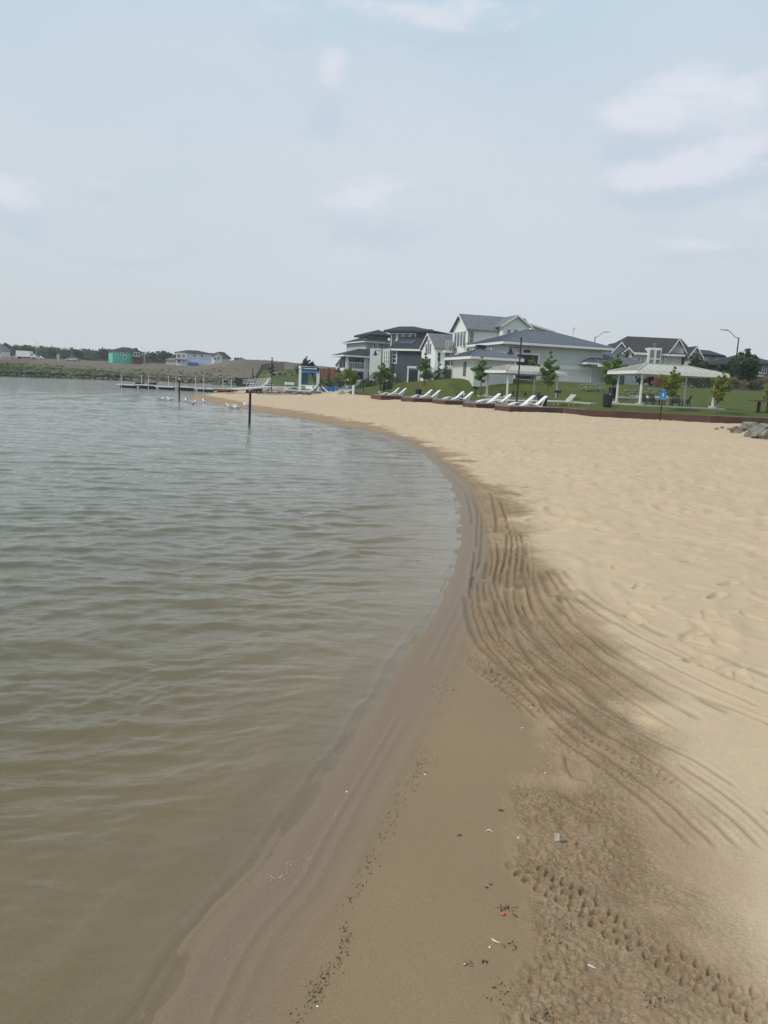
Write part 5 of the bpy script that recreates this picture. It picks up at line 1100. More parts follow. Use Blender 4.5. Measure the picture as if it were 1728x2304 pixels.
def gull():
    e = thing('gull', '', 'gull', (0, 0, 0), 0, 'gulls resting in the shallows')
    mb = MB(); pts = [(-.26, 0, .06), (-.17, 0, .065), (-.07, 0, .06), (.05, 0, .065), (.13, 0, .10), (.17, 0, .16), (.19, 0, .205), (.225, 0, .215), (.255, 0, .205)]
    mb.tube(pts, [.008, .04, .075, .08, .06, .036, .038, .034, .012], 12); mb.build('body', FEATH, e, smooth=True)
    for s_ in (-1, 1): MB().prism([(.08, .09), (-.02, .125), (-.2, .10), (-.33, .085), (-.18, .06), (.0, .055)], 1, s_ * .062, s_ * .082).build('wing', FEATHG, e)
    MB().tube([(.25, 0, .205), (.30, 0, .195)], [.012, .003], 6).build('beak', BEAK, e); return e
g0 = None
gl_ = [(363, 900, 'gull farthest left, swimming beyond the bent top post', 0), (383, 901, 'gull second from the left, just left of the bent top post', 3), (418, 903, 'gull right beside the foot of the bent top post on its right', 2), (435, 909, 'gull facing forward on the water below the sand tip', 1.2), (458, 905, 'gull standing where the sand tip meets the water', 2), (517, 916, 'gull at the left of the close group of three', 3.1), (523, 919, 'gull in the middle of the close group of three', .2), (533, 919.5, 'gull at the right of the close group with tail to the right', 3), (554, 914, 'gull just left of the nearest black marker post', 2.6)]
for px, py, lab, r_ in gl_:
    q = G(px, py, 0); sc_ = 1.15
    if g0 is None: g0 = gull(); g0.location = (q.x, q.y, .0); g0.rotation_euler = (0, 0, r_); g0['label'] = lab; g0.scale = (sc_,) * 3
    else: dup(g0, (q.x, q.y, 0.0), r_, lab, sc_)
# ================================================================== FLOATING DOCK
pA, pB = G(268, 871, 0), G(530, 884, 0)
d = (pB - pA); L = d.length; ang = math.atan2(d.y, d.x); dk = thing('floating_dock', 'long low white floating dock with slim posts reaching left over the lake', 'dock', (pA.x, pA.y, 0), ang)
n_ = 6
for k in range(n_):
    a = L * k / n_; b = L * (k + 1) / n_ - .12; lowered = k in (0, 3, 4.5)
    z_ = .28 if k % 2 == 0 else .36
    s_ = MB().box((a, -.9, z_), (b, .9, z_ + .14)).build('dock_section', ALU if k % 2 else mat('dock_white', (.55, .57, .57), .6, .06), dk, bevel=.01)
    for x_ in (a + .9, b - .9):
        MB().box((x_ - .45, -.7, -.1), (x_ + .45, .8, z_ - .002)).build('float', BLACK, s_)
for k in range(9):
    x_ = .8 + k * (L - 1) / 8; MB().tube([(x_, 1.0 if k % 2 else -1.0, -1.0), (x_, 1.0 if k % 2 else -1.0, 1.75)], .05, 8).build('mooring_post', ALU, dk)
q = G(329, 866, 0); e = thing('swim_raft', 'small dark floating raft beyond the long dock', 'raft', (q.x, q.y, 0), ang); MB().box((-1.6, -1, .35), (1.6, 1, .5)).build('raft_deck', GREYW, e)
for x_ in (-1.1, 1.1): MB().box((x_ - .4, -.9, -.1), (x_ + .4, .9, .348)).build('float', BLACK, e)
r_ = MB()
for x_ in (-1.5, -.5, .5, 1.5): r_.box((x_ - .04, .9, .5), (x_ + .04, .98, 1.0))
r_.box((-1.54, .9, 1.0), (1.54, .98, 1.06)).build('rail', GREYW, e)
pA, pB = P(520, 878, 92), P(600, 870, 100); e = thing('gangway', 'pale sloping gangway linking the sand tip to the floating dock', 'gangway', (pA.x, pA.y, .3), math.atan2(pB.y - pA.y, pB.x - pA.x))
Lg = (pB - pA).length; MB().prism([(0, .1), (Lg, .55), (Lg, .68), (0, .24)], 1, -.7, .7).build('walkway', mat('dock_white', (.55, .57, .57)), e)
MB().beam((0, .75, .3), (Lg, .75, .75), .06, .06).build('kerb_rail', ALU, e); MB().box((Lg - 2.5, -.7, -.5), (Lg - 2.3, .7, .54)).build('support', GREYW, e); MB().box((-2.3, -.9, .0), (.0, .9, .22)).build('landing', BRICKR, e)
# stacked dock pieces on shore
rr = random.Random(11)
for k, (px, py, Y_, L_, r_, n2) in enumerate(((598, 863, 122, 4.5, .1, 2), (632, 868, 116, 5.5, .15, 2), (655, 866, 120, 5, .05, 2), (690, 866, 112, 6.0, .12, 2), (678, 870, 106, 5.0, .05, 1), (585, 858, 128, 3.5, .4, 2))):
    q = on(px, Y_)
    for j in range(n2):
        e = thing('stored_dock_section', ['white dock section lying', 'white dock section stacked on another'][j] + ' ashore, ' + ['by the tangled gangway rails', 'below the pale footpath', 'behind the black shore post', 'inside the white frame', 'in front of the white frame', 'farthest left behind the rails'][k], 'dock section', (q.x + j * .3, q.y, q.z + .05 + j * .34), r_ + j * .05, 'dock sections stored on shore')
        MB().box((-L_ / 2, -.8, .18), (L_ / 2, .8, .28)).build('section_deck', mat('dock_white', (.55, .57, .57)), e)
        for x_ in (-.35, .35): MB().box((x_ * L_ - .3, -.7, 0), (x_ * L_ + .3, .7, .178)).build('float', GREYW, e)
q = on(576, 124); e = thing('gangway_rails', 'tangle of tilted white rails resting ashore left of the footpath', 'rails', q, .1)
for k in range(6): MB().beam((-1.6 + k * .45, 0, .4), (-1.1 + k * .5, .2, 1.7 + rr.uniform(-.2, .3)), .06, .06).build('rail', WHITE, e)
for k in range(4): MB().beam((-2.2, .25 + k * .06, .8 + k * .22), (2.4, .25 + k * .06, 1.3 + k * .2), .06, .06).build('rail', WHITE, e)
q = on(651, 126); e = thing('white_board', 'blank white board standing ashore behind the stored dock sections', 'board', q, .05); MB().box((-.8, 0, .7), (.8, .06, 1.1)).build('panel', WHITE, e)
for x_ in (-.7, .62): MB().box((x_, .062, 0), (x_ + .08, .12, .9)).build('leg', WHITE, e)
# ================================================================== PEOPLE
def person(px, Y, lab, top, bottom, rot=0, hat=None, H=1.7):
    p = on(px, Y); e = thing('person', lab, 'person', p, rot)
    J = {'pel': (0, 0, .92), 'wa': (0, .0, 1.08), 'ch': (0, .01, 1.32), 'nk': (0, .01, 1.46), 'h0': (0, .0, 1.53), 'h1': (0, -.01, 1.62), 'h2': (0, 0, 1.70),
         'sl': (-.17, .01, 1.40), 'el': (-.24, .04, 1.14), 'wl': (-.22, -.06, .90), 'fl': (-.21, -.10, .82), 'sr': (.17, .01, 1.40), 'er': (.24, .05, 1.14), 'wr': (.23, -.04, .90), 'fr': (.22, -.08, .82),
         'hl': (-.09, 0, .88), 'kl': (-.10, -.06, .48), 'al': (-.10, .0, .08), 'tl': (-.10, -.14, .035), 'hr': (.09, 0, .88), 'kr': (.11, .02, .48), 'ar': (.12, .10, .08), 'tr': (.12, -.02, .035)}
    rad = {'pel': .13, 'wa': .115, 'ch': .14, 'nk': .055, 'h0': .075, 'h1': .095, 'h2': .06, 'sl': .06, 'el': .045, 'wl': .032, 'fl': .03, 'sr': .06, 'er': .045, 'wr': .032, 'fr': .03, 'hl': .10, 'kl': .06, 'al': .042, 'tl': .03, 'hr': .10, 'kr': .06, 'ar': .042, 'tr': .03}
    Eg = [('pel', 'wa'), ('wa', 'ch'), ('ch', 'nk'), ('nk', 'h0'), ('h0', 'h1'), ('h1', 'h2'), ('ch', 'sl'), ('sl', 'el'), ('el', 'wl'), ('wl', 'fl'), ('ch', 'sr'), ('sr', 'er'), ('er', 'wr'), ('wr', 'fr'), ('pel', 'hl'), ('hl', 'kl'), ('kl', 'al'), ('al', 'tl'), ('pel', 'hr'), ('hr', 'kr'), ('kr', 'ar'), ('ar', 'tr')]
    ks = list(J); me = bpy.data.meshes.new('body'); me.from_pydata([J[k] for k in ks], [(ks.index(a), ks.index(b)) for a, b in Eg], [])
    o = bpy.data.objects.new('body', me); COL.objects.link(o); o.parent = e; sk = o.modifiers.new('skin', 'SKIN'); o.modifiers.new('sub', 'SUBSURF').levels = 1
    for i_, k in enumerate(ks): me.skin_vertices[0].data[i_].radius = (rad[k],) * 2
    me.skin_vertices[0].data[0].use_root = True; me.materials.append(SKIN)
    def shell(name, pts, r_, m): return MB().tube(pts, r_, 12).build(name, m, e, smooth=True)
    sh = MB(); sh.tube([(0, 0, .88), (0, 0, 1.05), (0, .01, 1.3), (0, .01, 1.43), (0, .01, 1.47)], [.155, .14, .175, .15, .07], 14)
    for s_ in (-1, 1): sh.tube([(s_ * .15, .01, 1.41), (s_ * .21, .03, 1.25), (s_ * .23, .04, 1.17)], [.075, .07, .068], 10)
    sh.build('shirt', top, e, smooth=True)
    tr = MB(); tr.tube([(0, 0, .80), (0, 0, .9), (0, 0, .98)], [.15, .165, .15], 14)
    for s_, kx, ky, ax_, ay in ((-1, -.10, -.06, -.10, 0), (1, .11, .02, .12, .10)): tr.tube([(s_ * .09, 0, .86), (kx, ky, .48), (ax_, ay, .12)] if bottom is CLOTHD else [(s_ * .09, 0, .86), (kx, ky, .46)], [.105, .08, .06] if bottom is CLOTHD else [.105, .09], 10)
    tr.build('trousers' if bottom is CLOTHD else 'shorts', bottom, e, smooth=True)
    MB().lathe([(0, .11), (.06, .10), (.10, .04), (.105, -.03), (.09, -.06), (0, -.05)], (0, .012, 1.63), 14).build('hair' if hat is None else 'cap', CLOTHD if hat is None else hat, e, smooth=True)
    e.scale = (H / 1.72,) * 3
person(863.5, 101, 'person in dark clothes standing on the lawn beside the farther park lamp', CLOTHD, CLOTHD, .4)
person(888, 109, 'person in a white top and blue shorts walking on the path beyond the farthest loungers', CLOTHW, CLOTHB, 1.2, CLOTHB)
# ================================================================== VEHICLES
def suv(px, Y, rot, lab):
    p = on(px, Y); e = thing('parked_car', lab, 'car', p, rot)
    body = [(-2.35, .35), (-2.38, .95), (-2.15, 1.10), (-.95, 1.18), (-.35, 1.72), (1.9, 1.78), (2.25, 1.2), (2.35, .95), (2.35, .38), (1.85, .36), (1.75, .62), (1.45, .74), (1.15, .62), (1.05, .34), (-1.05, .34), (-1.15, .62), (-1.45, .74), (-1.75, .62), (-1.85, .36)]
    MB().prism(body, 1, -.92, .92).build('body', CARBLK, e, bevel=.06)
    MB().prism([(-.82, 1.2), (-.33, 1.65), (.55, 1.68), (.55, 1.2)], 1, -.93, .93).build('window', GLASS, e); MB().prism([(.65, 1.2), (.65, 1.68), (1.8, 1.68), (2.05, 1.2)], 1, -.931, .931).build('window', GLASS, e)
    MB().prism([(-1.0, 1.19), (-.38, 1.70), (-.34, 1.66), (-.9, 1.19)], 1, -.8, .8).build('windscreen', mat('pale_glass', (.3, .33, .36), .1, .1), e)
    for x_ in (-1.45, 1.45):
        for s_ in (-1, 1):
            w_ = MB().lathe([(.0, .12), (.2, .12), (.36, .10), (.37, 0), (.36, -.12), (0, -.12)], seg=20); 
            mt = Matrix.Translation((x_, s_ * .86, .37)) @ Matrix.Rotation(R(90), 4, 'X'); w_.v = [tuple(mt @ Vector(v)) for v in w_.v]; wo = w_.build('wheel', RUBBER, e)
            r_ = MB().lathe([(0, .135), (.2, .13), (.21, .10), (0, .10)], seg=14); mt = Matrix.Translation((x_, s_ * .86, .37)) @ Matrix.Rotation(R(90 if s_ < 0 else -90), 4, 'X'); r_.v = [tuple(mt @ Vector(v)) for v in r_.v]; r_.build('rim', ALU, wo)
    for s_ in (-1, 1): MB().box((-2.42, s_ * .65 - .18, .8), (-2.36, s_ * .65 + .18, .95)).build('headlight', GLASSL, e)
    MB().box((-2.41, -.4, .6), (-2.365, .4, .9)).build('grille', BLACK, e)
suv(1473, 98, .45, 'large black car parked at the right end of the park building')
q = on(1488, 96); e = thing('wooden_planter', 'reddish brown boarded box beside the black parked car', 'planter', q, .1); MB().box((-.9, -.5, 0), (.9, .5, 1.25)).build('box', BRICKR, e, bevel=.02); MB().box((-.95, -.55, 1.25), (.95, .55, 1.33)).build('rim', WOODW, e)
def truck(px, Y, lab):
    p = on(px, Y); e = thing('box_truck', lab, 'truck', p, 0)
    MB().box((-3.0, -1.2, .9), (3.0, 1.2, 3.3)).build('cargo_box', WHITE, e, bevel=.04); MB().box((-3.02, -1.0, 1.2), (-3.003, 1.0, 3.0)).build('open_door', BLACK, e)
    MB().prism([(3.05, .5), (5.2, .5), (5.25, 1.3), (4.3, 1.5), (3.8, 2.3), (3.05, 2.35)], 1, -1.05, 1.05).build('cab', CARW, e, bevel=.05); MB().prism([(3.4, 1.5), (3.4, 2.2), (3.75, 2.2), (4.2, 1.5)], 1, -1.06, 1.06).build('window', GLASS, e)
    for x_ in (-2, 4.2):
        for s_ in (-1, 1): MB().tube([(x_, s_ * .8, .45), (x_, s_ * 1.1, .45)], .45, 14).build('wheel', RUBBER, e)
truck(57, 320, 'white box truck parked on the bare ground left of the far street lamp')
def farcar(px, Y, lab, m, g):
    p = on(px, Y); e = thing('parked_car', lab, 'car', p, rnd.uniform(-.3, .3), g)
    MB().prism([(-2.2, .3), (-2.2, .8), (-1.3, .95), (-.7, 1.45), (.9, 1.45), (1.6, .95), (2.2, .85), (2.2, .3)], 1, -.85, .85).build('body', m, e, bevel=.04); MB().prism([(-1.15, .97), (-.65, 1.38), (.85, 1.38), (1.4, .97)], 1, -.86, .86).build('window', GLASS, e)
    for x_ in (-1.35, 1.35):
        for s_ in (-1, 1): MB().tube([(x_, s_ * .65, .32), (x_, s_ * .88, .32)], .32, 12).build('wheel', RUBBER, e)
for px, Y_, m_, lab in ((39, 322, CARW, 'white car just left of the box truck'), (88, 325, CARW, 'pale low car just right of the box truck'), (163, 325, CARW, 'white car left of the dark van on the far dirt ground'), (171, 330, CARBLK, 'dark van on the far ground left of the teal house')): farcar(px, Y_, lab, m_, 'vehicles parked across the lake')
q = on(133, 325); e = thing('concrete_pillar', 'short pale upright block on the far dirt ground', 'pillar', q); MB().box((-.5, -.5, -.2), (.5, .5, 2.4)).build('block', CONC, e, bevel=.03); MB().box((-.55, -.55, 2.4), (.55, .55, 2.55)).build('cap', CONC, e)
# ================================================================== FENCES
def fence(pts, H, sp, lab, m, solid=None, top=True, name='fence'):
    a0 = Vector((*pts[0], 0)); e = thing(name, lab, 'fence', (pts[0][0], pts[0][1], 0)); tot = 0
    pk = MB()
    for (ax, ay), (bx, by) in zip(pts[:-1], pts[1:]):
        L_ = math.hypot(bx - ax, by - ay); n_ = max(1, int(L_ / sp))
        for k in range(n_):
            x0, y0 = ax + (bx - ax) * k / n_, ay + (by - ay) * k / n_; x1, y1 = ax + (bx - ax) * (k + 1) / n_, ay + (by - ay) * (k + 1) / n_; z0, z1 = zg(x0, y0), zg(x1, y1); tot += 1
            MB().box((x0 - a0.x - .05, y0 - a0.y - .05, z0 - .3), (x0 - a0.x + .05, y0 - a0.y + .05, z0 + H)).build('post', m, e)
            if top: pk.beam((x0 - a0.x, y0 - a0.y, z0 + H - .05), (x1 - a0.x, y1 - a0.y, z1 + H - .05), .04, .04)
            if solid:
                s2 = max(2, int(math.hypot(x1 - x0, y1 - y0) / solid))
                for j in range(s2): u = j / s2; x, y, z = x0 + (x1 - x0) * u - a0.x, y0 + (y1 - y0) * u - a0.y, z0 + (z1 - z0) * u; pk.box((x - .03, y - .015, z + .05), (x + .03, y + .015, z + H - .08))
    if pk.v: pk.build('panel' if solid else 'top_wire', m, e)
fl_ = [(P(px, 830, Y_).x, Y_) for px, Y_ in ((-30, 185), (80, 200), (180, 205), (300, 212), (400, 215), (500, 212), (530, 208))]
fence(fl_, 2.2, 5.5, 'thin wire fence on grey posts along the far dirt ground', mat('galvanised', (.26, .26, .25), .6, .1), name='wire_fence')
fence([(P(px, 830, Y_).x, Y_) for px, Y_ in ((530, 186), (560, 178), (605, 172), (640, 170))], 2.0, 2.5, 'black picket fence climbing the green slope beside the dirt mound', BLACK, .16, name='picket_fence')
fence([(P(px, 860, Y_).x, Y_) for px, Y_ in ((745, 124), (790, 122), (835, 118), (870, 116))], 1.3, 2.4, 'low black picket fence behind the promenade trees', BLACK, .16, name='picket_fence')
fence([(P(px, 850, Y_).x, Y_) for px, Y_ in ((964, 114), (990, 113), (1014, 112))], 1.5, 2.4, 'black picket fence between the shrubs left of the park building', BLACK, .16, name='picket_fence')
q1, q2 = on(720, 150), on(752, 146); e = thing('privacy_fence', 'red brown board fence behind the white frame shelter', 'fence', q1, math.atan2(q2.y - q1.y, q2.x - q1.x)); MB().box((0, 0, -.2), ((q2 - q1).length, .08, 1.7)).build('boards', BRICKR, e)
for k in range(3): MB().box((k * 1.3, -.07, -.2), (k * 1.3 + .12, -.003, 1.8)).build('post', BRICKR, e)
# ================================================================== VEGETATION
def leaf_cloud(rs, centres, radii_, n, size, flat=.0):
    # n small leaf faces scattered round the given cluster centres; returns verts, faces, tint
    centres = np.asarray(centres, float); radii_ = np.asarray(radii_, float)
    wts = radii_ ** 2; k = rs.choice(len(centres), n, p=wts / wts.sum()); d = rs.normal(size=(n, 3)); d /= np.linalg.norm(d, axis=1)[:, None]
    rr_ = radii_[k] * rs.uniform(.2, 1, n) ** .5 * (1 + .15 * rs.normal(size=n)); c = centres[k] + d * rr_[:, None] * np.array([1, 1, .85])
    nrm = d * .6 + rs.normal(size=(n, 3)) * .6; nrm /= np.linalg.norm(nrm, axis=1)[:, None]
    a = np.cross(nrm, rs.normal(size=(n, 3))); a /= np.linalg.norm(a, axis=1)[:, None]; b = np.cross(nrm, a)
    s_ = (size * rs.uniform(.6, 1.3, n))[:, None]
    v = np.stack([c - a * s_ * .5, c - b * s_ * .28, c + a * s_ * .5, c + b * s_ * .28], 1).reshape(-1, 3)
    f_ = np.arange(n * 4).reshape(-1, 4); cl_t = rs.uniform(.1, .9, len(centres))[k]
    return v, f_, np.clip(.65 * cl_t + .35 * rs.uniform(0, 1, n), 0, 1)
def leaves_obj(name, parts, m, parent):
    vs_ = np.concatenate([p[0] for p in parts]); o = 0; fs_ = []
    for p in parts: fs_.append(p[1] + o); o += len(p[0])
    fs_ = np.concatenate(fs_); tn = np.concatenate([p[2] for p in parts])
    me = bpy.data.meshes.new(name); me.vertices.add(len(vs_)); me.vertices.foreach_set('co', vs_.astype(np.float32).ravel()); me.loops.add(fs_.size); me.loops.foreach_set('vertex_index', fs_.astype(np.int32).ravel())
    me.polygons.add(len(fs_)); me.polygons.foreach_set('loop_start', np.arange(0, fs_.size, 4, dtype=np.int32)); me.polygons.foreach_set('loop_total', np.full(len(fs_), 4, np.int32)); me.update(calc_edges=True)
    a = me.attributes.new('tint', 'FLOAT', 'FACE'); a.data.foreach_set('value', tn.astype(np.float32)); me.materials.append(m); o = bpy.data.objects.new(name, me); COL.objects.link(o); o.parent = parent; return o
def tree(px, Y, pyt, wpx, lab, m, seed, n=1500, bare=.35, size=.17, trunk=.07, bark=BARK, shape='oval', cat='tree', name='young_tree', group=None, stake=False, off=0, lean=0):
    p = on(px, Y); H = P(px + off, pyt, Y).z - p.z; W = wpx / F * Y; e = thing(name, lab, cat, p, 0, group); rs = np.random.RandomState(seed)
    tr = MB(); top = np.array([off / F * Y + lean, 0, H * .93]); nseg = 6; spine = [np.array([0, 0, -.2])]
    for k in range(1, nseg + 1): u = k / nseg; spine.append(top * u + np.array([rs.normal() * .03 * H / 4, rs.normal() * .03 * H / 4, 0]))
    tr.tube(spine, [trunk * (1 - .85 * k / nseg) + .008 for k in range(nseg + 1)], 8)
    cs, rs_ = [], []; nl = 11 if shape != 'multi' else 16
    for k in range(nl):
        u = bare + (1 - bare) * (k + .5) / nl; a = k * 2.4 + rs.uniform(-.4, .4); base = top * (u * .92)
        if shape == 'oval': wd = W * .5 * math.sin(math.pi * min(1, (u - bare) / (1 - bare) * .86 + .12)) ** .8
        elif shape == 'cone': wd = W * .5 * (1.05 - (u - bare) / (1 - bare))
        else: wd = W * .5 * (1 - ((u - bare) / (1 - bare) - .45) ** 2 * 2.2)
        wd = max(wd, W * .08) * rs.uniform(.65, 1.15); up = .45 * wd if shape != 'cone' else -.1 * wd
        end = base + np.array([math.cos(a) * wd, math.sin(a) * wd, up]); mid = (base + end) / 2 + np.array([0, 0, up * .2])
        tr.tube([base, mid, end], [trunk * .35, trunk * .22, .006], 5)
        for q in (.35, .7, 1.0): cs.append(base + (end - base) * q + rs.normal(size=3) * wd * .1); rs_.append(max(wd * (.22 + .14 * (1 - q)), W * .045) * rs.uniform(.7, 1.3))
    cs.append(top); rs_.append(W * .07)
    tr.build('trunk', bark, e, smooth=True)
    leaves_obj('crown', [leaf_cloud(rs, cs, [q * 1.35 for q in rs_], int(n * 2.6), size * 1.12)], m, e)
    if stake:
        for s_ in (-1, 1): MB().tube([(s_ * .35, .1, -.1), (s_ * .35, .1, 1.3)], .03, 6).build('stake', BARKL, e)
    return e
YG = 'young park trees'
tree(1083, 84, 797, 36, 'small green tree left of the smaller shelter before the low wing', LEAF, 1, 1500, .38, .15, off=-3, group=YG)
tree(1233, 80, 785, 42, 'small green tree just left of the right post of the smaller shelter', LEAF, 2, 1700, .33, .15, group=YG)
tree(1374, 77, 792, 52, 'round crowned green tree behind the left end of the larger shelter', LEAF, 3, 2600, .33, .15, off=10, group=YG)
tree(1505, 62.6, 820, 42, 'yellow green young tree with red tag standing before the larger shelter', LEAFY, 4, 1800, .36, .12, bark=BARKL, off=9, group=YG, shape='multi')
tree(1619, 62.9, 832, 44, 'yellow green young tree at the right post of the larger shelter', LEAFY, 5, 1700, .34, .12, bark=BARKL, off=5, group=YG, shape='multi')
tree(1733, 66, 838, 30, 'yellow green young tree cut by the right edge of the view', LEAFY, 6, 900, .3, .12, group=YG)
tree(952, 97, 790, 34, 'green tree in front of the white cottage at the left of the pergola canopy', LEAF, 7, 1700, .30, .17, off=2, group=YG)
tree(1195, 96, 800, 28, 'small leafy tree beside the dark entrance of the park building', LEAF, 17, 900, .2, .15, group=YG)
tree(862, 104, 815, 48, 'full low green tree behind the farther park lamp', LEAF, 8, 2600, .15, .17, off=-3, group=YG)
tree(786, 112, 824, 40, 'drooping yellow green tree behind the white bollard', LEAFY, 9, 2400, .2, .16, group=YG)
tree(1560, 112, 794, 44, 'greyish green tree in front of the brown roofed house gables', LEAFD, 10, 2400, .2, .22, off=2, shape='multi', group='trees in front of the right hand houses')
tree(1400, 118, 775, 20, 'thin dark tree rising between the park building and the brown roofed house', LEAFD, 11, 600, .35, .2, off=2, group='trees in front of the right hand houses')
tree(1668, 118, 782, 64, 'big dark green tree right of the tall street lamp', LEAFD, 12, 5500, .1, .26, trunk=.14, shape='multi', off=4, group='trees in front of the right hand houses')
tree(1640, 122, 812, 50, 'broad dark bush tree left of the big dark tree', LEAFD, 13, 3000, .05, .26, shape='multi', group='trees in front of the right hand houses')
tree(985, 112, 800, 20, 'slim dark blue green spruce before the cottage, left of two', NEEDLE, 14, 1600, .06, .16, shape='cone', name='spruce_tree', group='slim spruces before the cottage')
tree(1000, 114, 808, 22, 'slim dark blue green spruce by the park building corner, right of two', NEEDLE, 15, 1600, .06, .16, shape='cone', name='spruce_tree', group='slim spruces before the cottage')
tree(611, 150, 803, 17, 'small spruce standing on the green slope before the dirt mound', NEEDLE, 16, 1500, .12, .2, shape='cone', name='spruce_tree')
tree(568, 165, 826, 12, 'tiny dark conifer on the dirt slope left of the small spruce', NEEDLE, 18, 500, .1, .2, shape='cone', name='spruce_tree')
tree(688, 150, 800, 24, 'loose leaved tree rising above the white frame shelter', LEAFD, 19, 900, .2, .24, name='small_tree', off=0)
tree(702, 152, 813, 22, 'dense round bush tree right of the loose leaved tree behind the white frame', LEAFD, 20, 1600, .05, .22, name='small_tree')
tree(740, 130, 826, 16, 'small dark conifer left of the pale terraced house', NEEDLE, 21, 900, .1, .18, shape='cone', name='spruce_tree')
tree(765, 190, 808, 14, 'dark bushy tree beside the small far white house', LEAFD, 22, 800, .05, .3, name='small_tree')
tree(668, 148, 815, 12, 'small bare looking tree left of the loose leaved tree', LEAFD, 23, 120, .3, .2, name='small_tree')
# shrubs
def shrub(px, Y, w_, h_, lab, m, seed, n=900, size=.16, grp=None):
    p = on(px, Y); e = thing('shrub', lab, 'shrub', p, 0, grp); rs = np.random.RandomState(seed); cs = []; r_ = []
    for k in range(9): cs.append((rs.uniform(-.45, .45) * w_, rs.uniform(-.35, .35) * w_ * .6, rs.uniform(.25, .8) * h_)); r_.append(rs.uniform(.2, .34) * min(w_, h_ * 1.3))
    st = MB()
    for c in cs[:6]: st.tube([(c[0] * .2, c[1] * .2, -.1), (c[0] * .7, c[1] * .7, c[2] * .6), c], [.03, .02, .008], 5)
    st.build('stem', BARK, e); leaves_obj('foliage', [leaf_cloud(rs, cs, r_, n, size)], m, e)
hl_ = [(1500, 2.6, 2.2, LEAFD), (1527, 3.0, 2.6, LEAFD), (1552, 3.0, 2.8, LEAFD), (1580, 3.0, 2.6, LEAFD), (1603, 2.6, 2.2, LEAFD), (1632, 3.2, 1.9, DRYG), (1655, 3.0, 2.0, DRYG), (1680, 3.2, 1.7, LEAFD), (1708, 3.0, 1.9, DRYG), (1735, 3.0, 2.3, DRYG)]
for k, (px, w_, h_, m_) in enumerate(hl_):
    kk = ['leftmost', 'second', 'third', 'fourth', 'fifth', 'sixth', 'seventh', 'eighth', 'ninth', 'tenth'][k]
    shrub(px, 107 + (k % 3) * 1.5, w_ * 1.1, h_, f'{"dry brown" if m_ is DRYG else "dark green"} hedge shrub behind the right lawn, {kk} from the left in its row', m_, 40 + k, 1500, .2, 'hedge shrubs behind the lawn')
for k, (px, Y_, w_, h_, lab) in enumerate(((968, 113, 2.2, 2.0, 'dark shrub at the foot of the left slim spruce'), (1010, 110, 2.0, 1.8, 'dark shrub against the left corner of the park building'), (1030, 121, 3, 7.4, 'tall dark shrub showing above the low wing roof'),
                                     (835, 113, 2.4, 2.2, 'dark shrub in front of the pale terraced house'), (765, 128, 3.0, 2.2, 'dark shrub left of the drooping yellow green tree'), (722, 135, 3.2, 1.8, 'green shrub behind the white frame shelter on its right'), (895, 125, 2.6, 2.6, 'dark shrub against the slate house wall'))):
    shrub(px, Y_, w_, h_, lab, LEAFD, 60 + k, 1000, .18, 'shrubs around the houses')
# far woods: one mass nobody could count
rs = np.random.RandomState(99); prt = []
cs, r_ = [], []
for k in range(620):
    px = rs.uniform(-80, 600) if k > 120 else rs.uniform(560, 1750); Y_ = rs.uniform(400, 470)
    htop = np.interp(px, [-80, 0, 150, 260, 350, 400, 470, 530, 600, 1750], [774, 776, 786, 791, 797, 800, 806, 818, 835, 868]) + rs.uniform(-2, 6)
    q = P(px, htop, Y_); g_ = 6.5
    H_ = max(q.z - g_, 1.5)
    for j in range(3): cs.append((q.x + rs.normal() * 1.6, Y_ + rs.normal() * 2, g_ + H_ * (j + .55) / 3)); r_.append(H_ * .2 + .8)
woods = leaves_obj('far_woods', [leaf_cloud(rs, cs, r_, 46000, 1.15)], LEAFD, None); tag(woods, 'dark line of dense woods on the horizon beyond the houses', 'woods', kind='stuff')
for k, (px, pyt) in enumerate(((16, 771), (60, 777), (120, 783), (178, 788), (232, 782), (246, 785), (345, 792), (366, 789), (380, 792), (535, 806), (565, 814), (415, 806))):
    tree(px, 395, pyt, 22 if k % 2 else 16, 'taller loose crowned tree standing out of the far woods, ' + ['leftmost of all', 'near the left street lamp', 'above the pale upright block', 'above the far parked cars', 'left of the teal house', 'touching the teal house roof', 'midway between teal and white houses', 'left of the green roofed shed', 'above the green roofed shed', 'above the dirt mound top, left', 'above the dirt mound top, right', 'behind the long white house'][k], LEAFD, 200 + k, 420, .3, 1.0, trunk=.2, name='far_tree', group='taller trees in the far woods', shape='multi')
# grass tufts on the far bank and weeds on the dirt
vs_, fs_, tn = [], [], []
for k in range(7000):
    px = rs.uniform(-40, 700); Y_ = rs.uniform(153, 196) if k < 6400 else rs.uniform(196, 260); x = P(px, 840, Y_).x; vs_.append((x, Y_))
xy = np.array(vs_); Sg = polydist(xy[:, 0], xy[:, 1], LAKE); ok = Sg > 1.5; xy = xy[ok]; zz = hgt(xy[:, 0], xy[:, 1]); nn = len(xy)
a = rs.uniform(0, 3.14, nn); hh_ = rs.uniform(.08, .28, nn) * (1 + (fbm(xy[:, 0] / 6, xy[:, 1] / 6, 3, 5) > .52) * .9); ww_ = rs.uniform(.25, .7, nn)
dx, dy = np.cos(a) * ww_, np.sin(a) * ww_
v = np.stack([np.c_[xy[:, 0] - dx, xy[:, 1] - dy, zz - .05], np.c_[xy[:, 0] + dx, xy[:, 1] + dy, zz - .05], np.c_[xy[:, 0] + dx * .6, xy[:, 1] + dy * .6 + .1, zz + hh_], np.c_[xy[:, 0] - dx * .7, xy[:, 1] - dy * .7 + .1, zz + hh_ * .8]], 1).reshape(-1, 3)
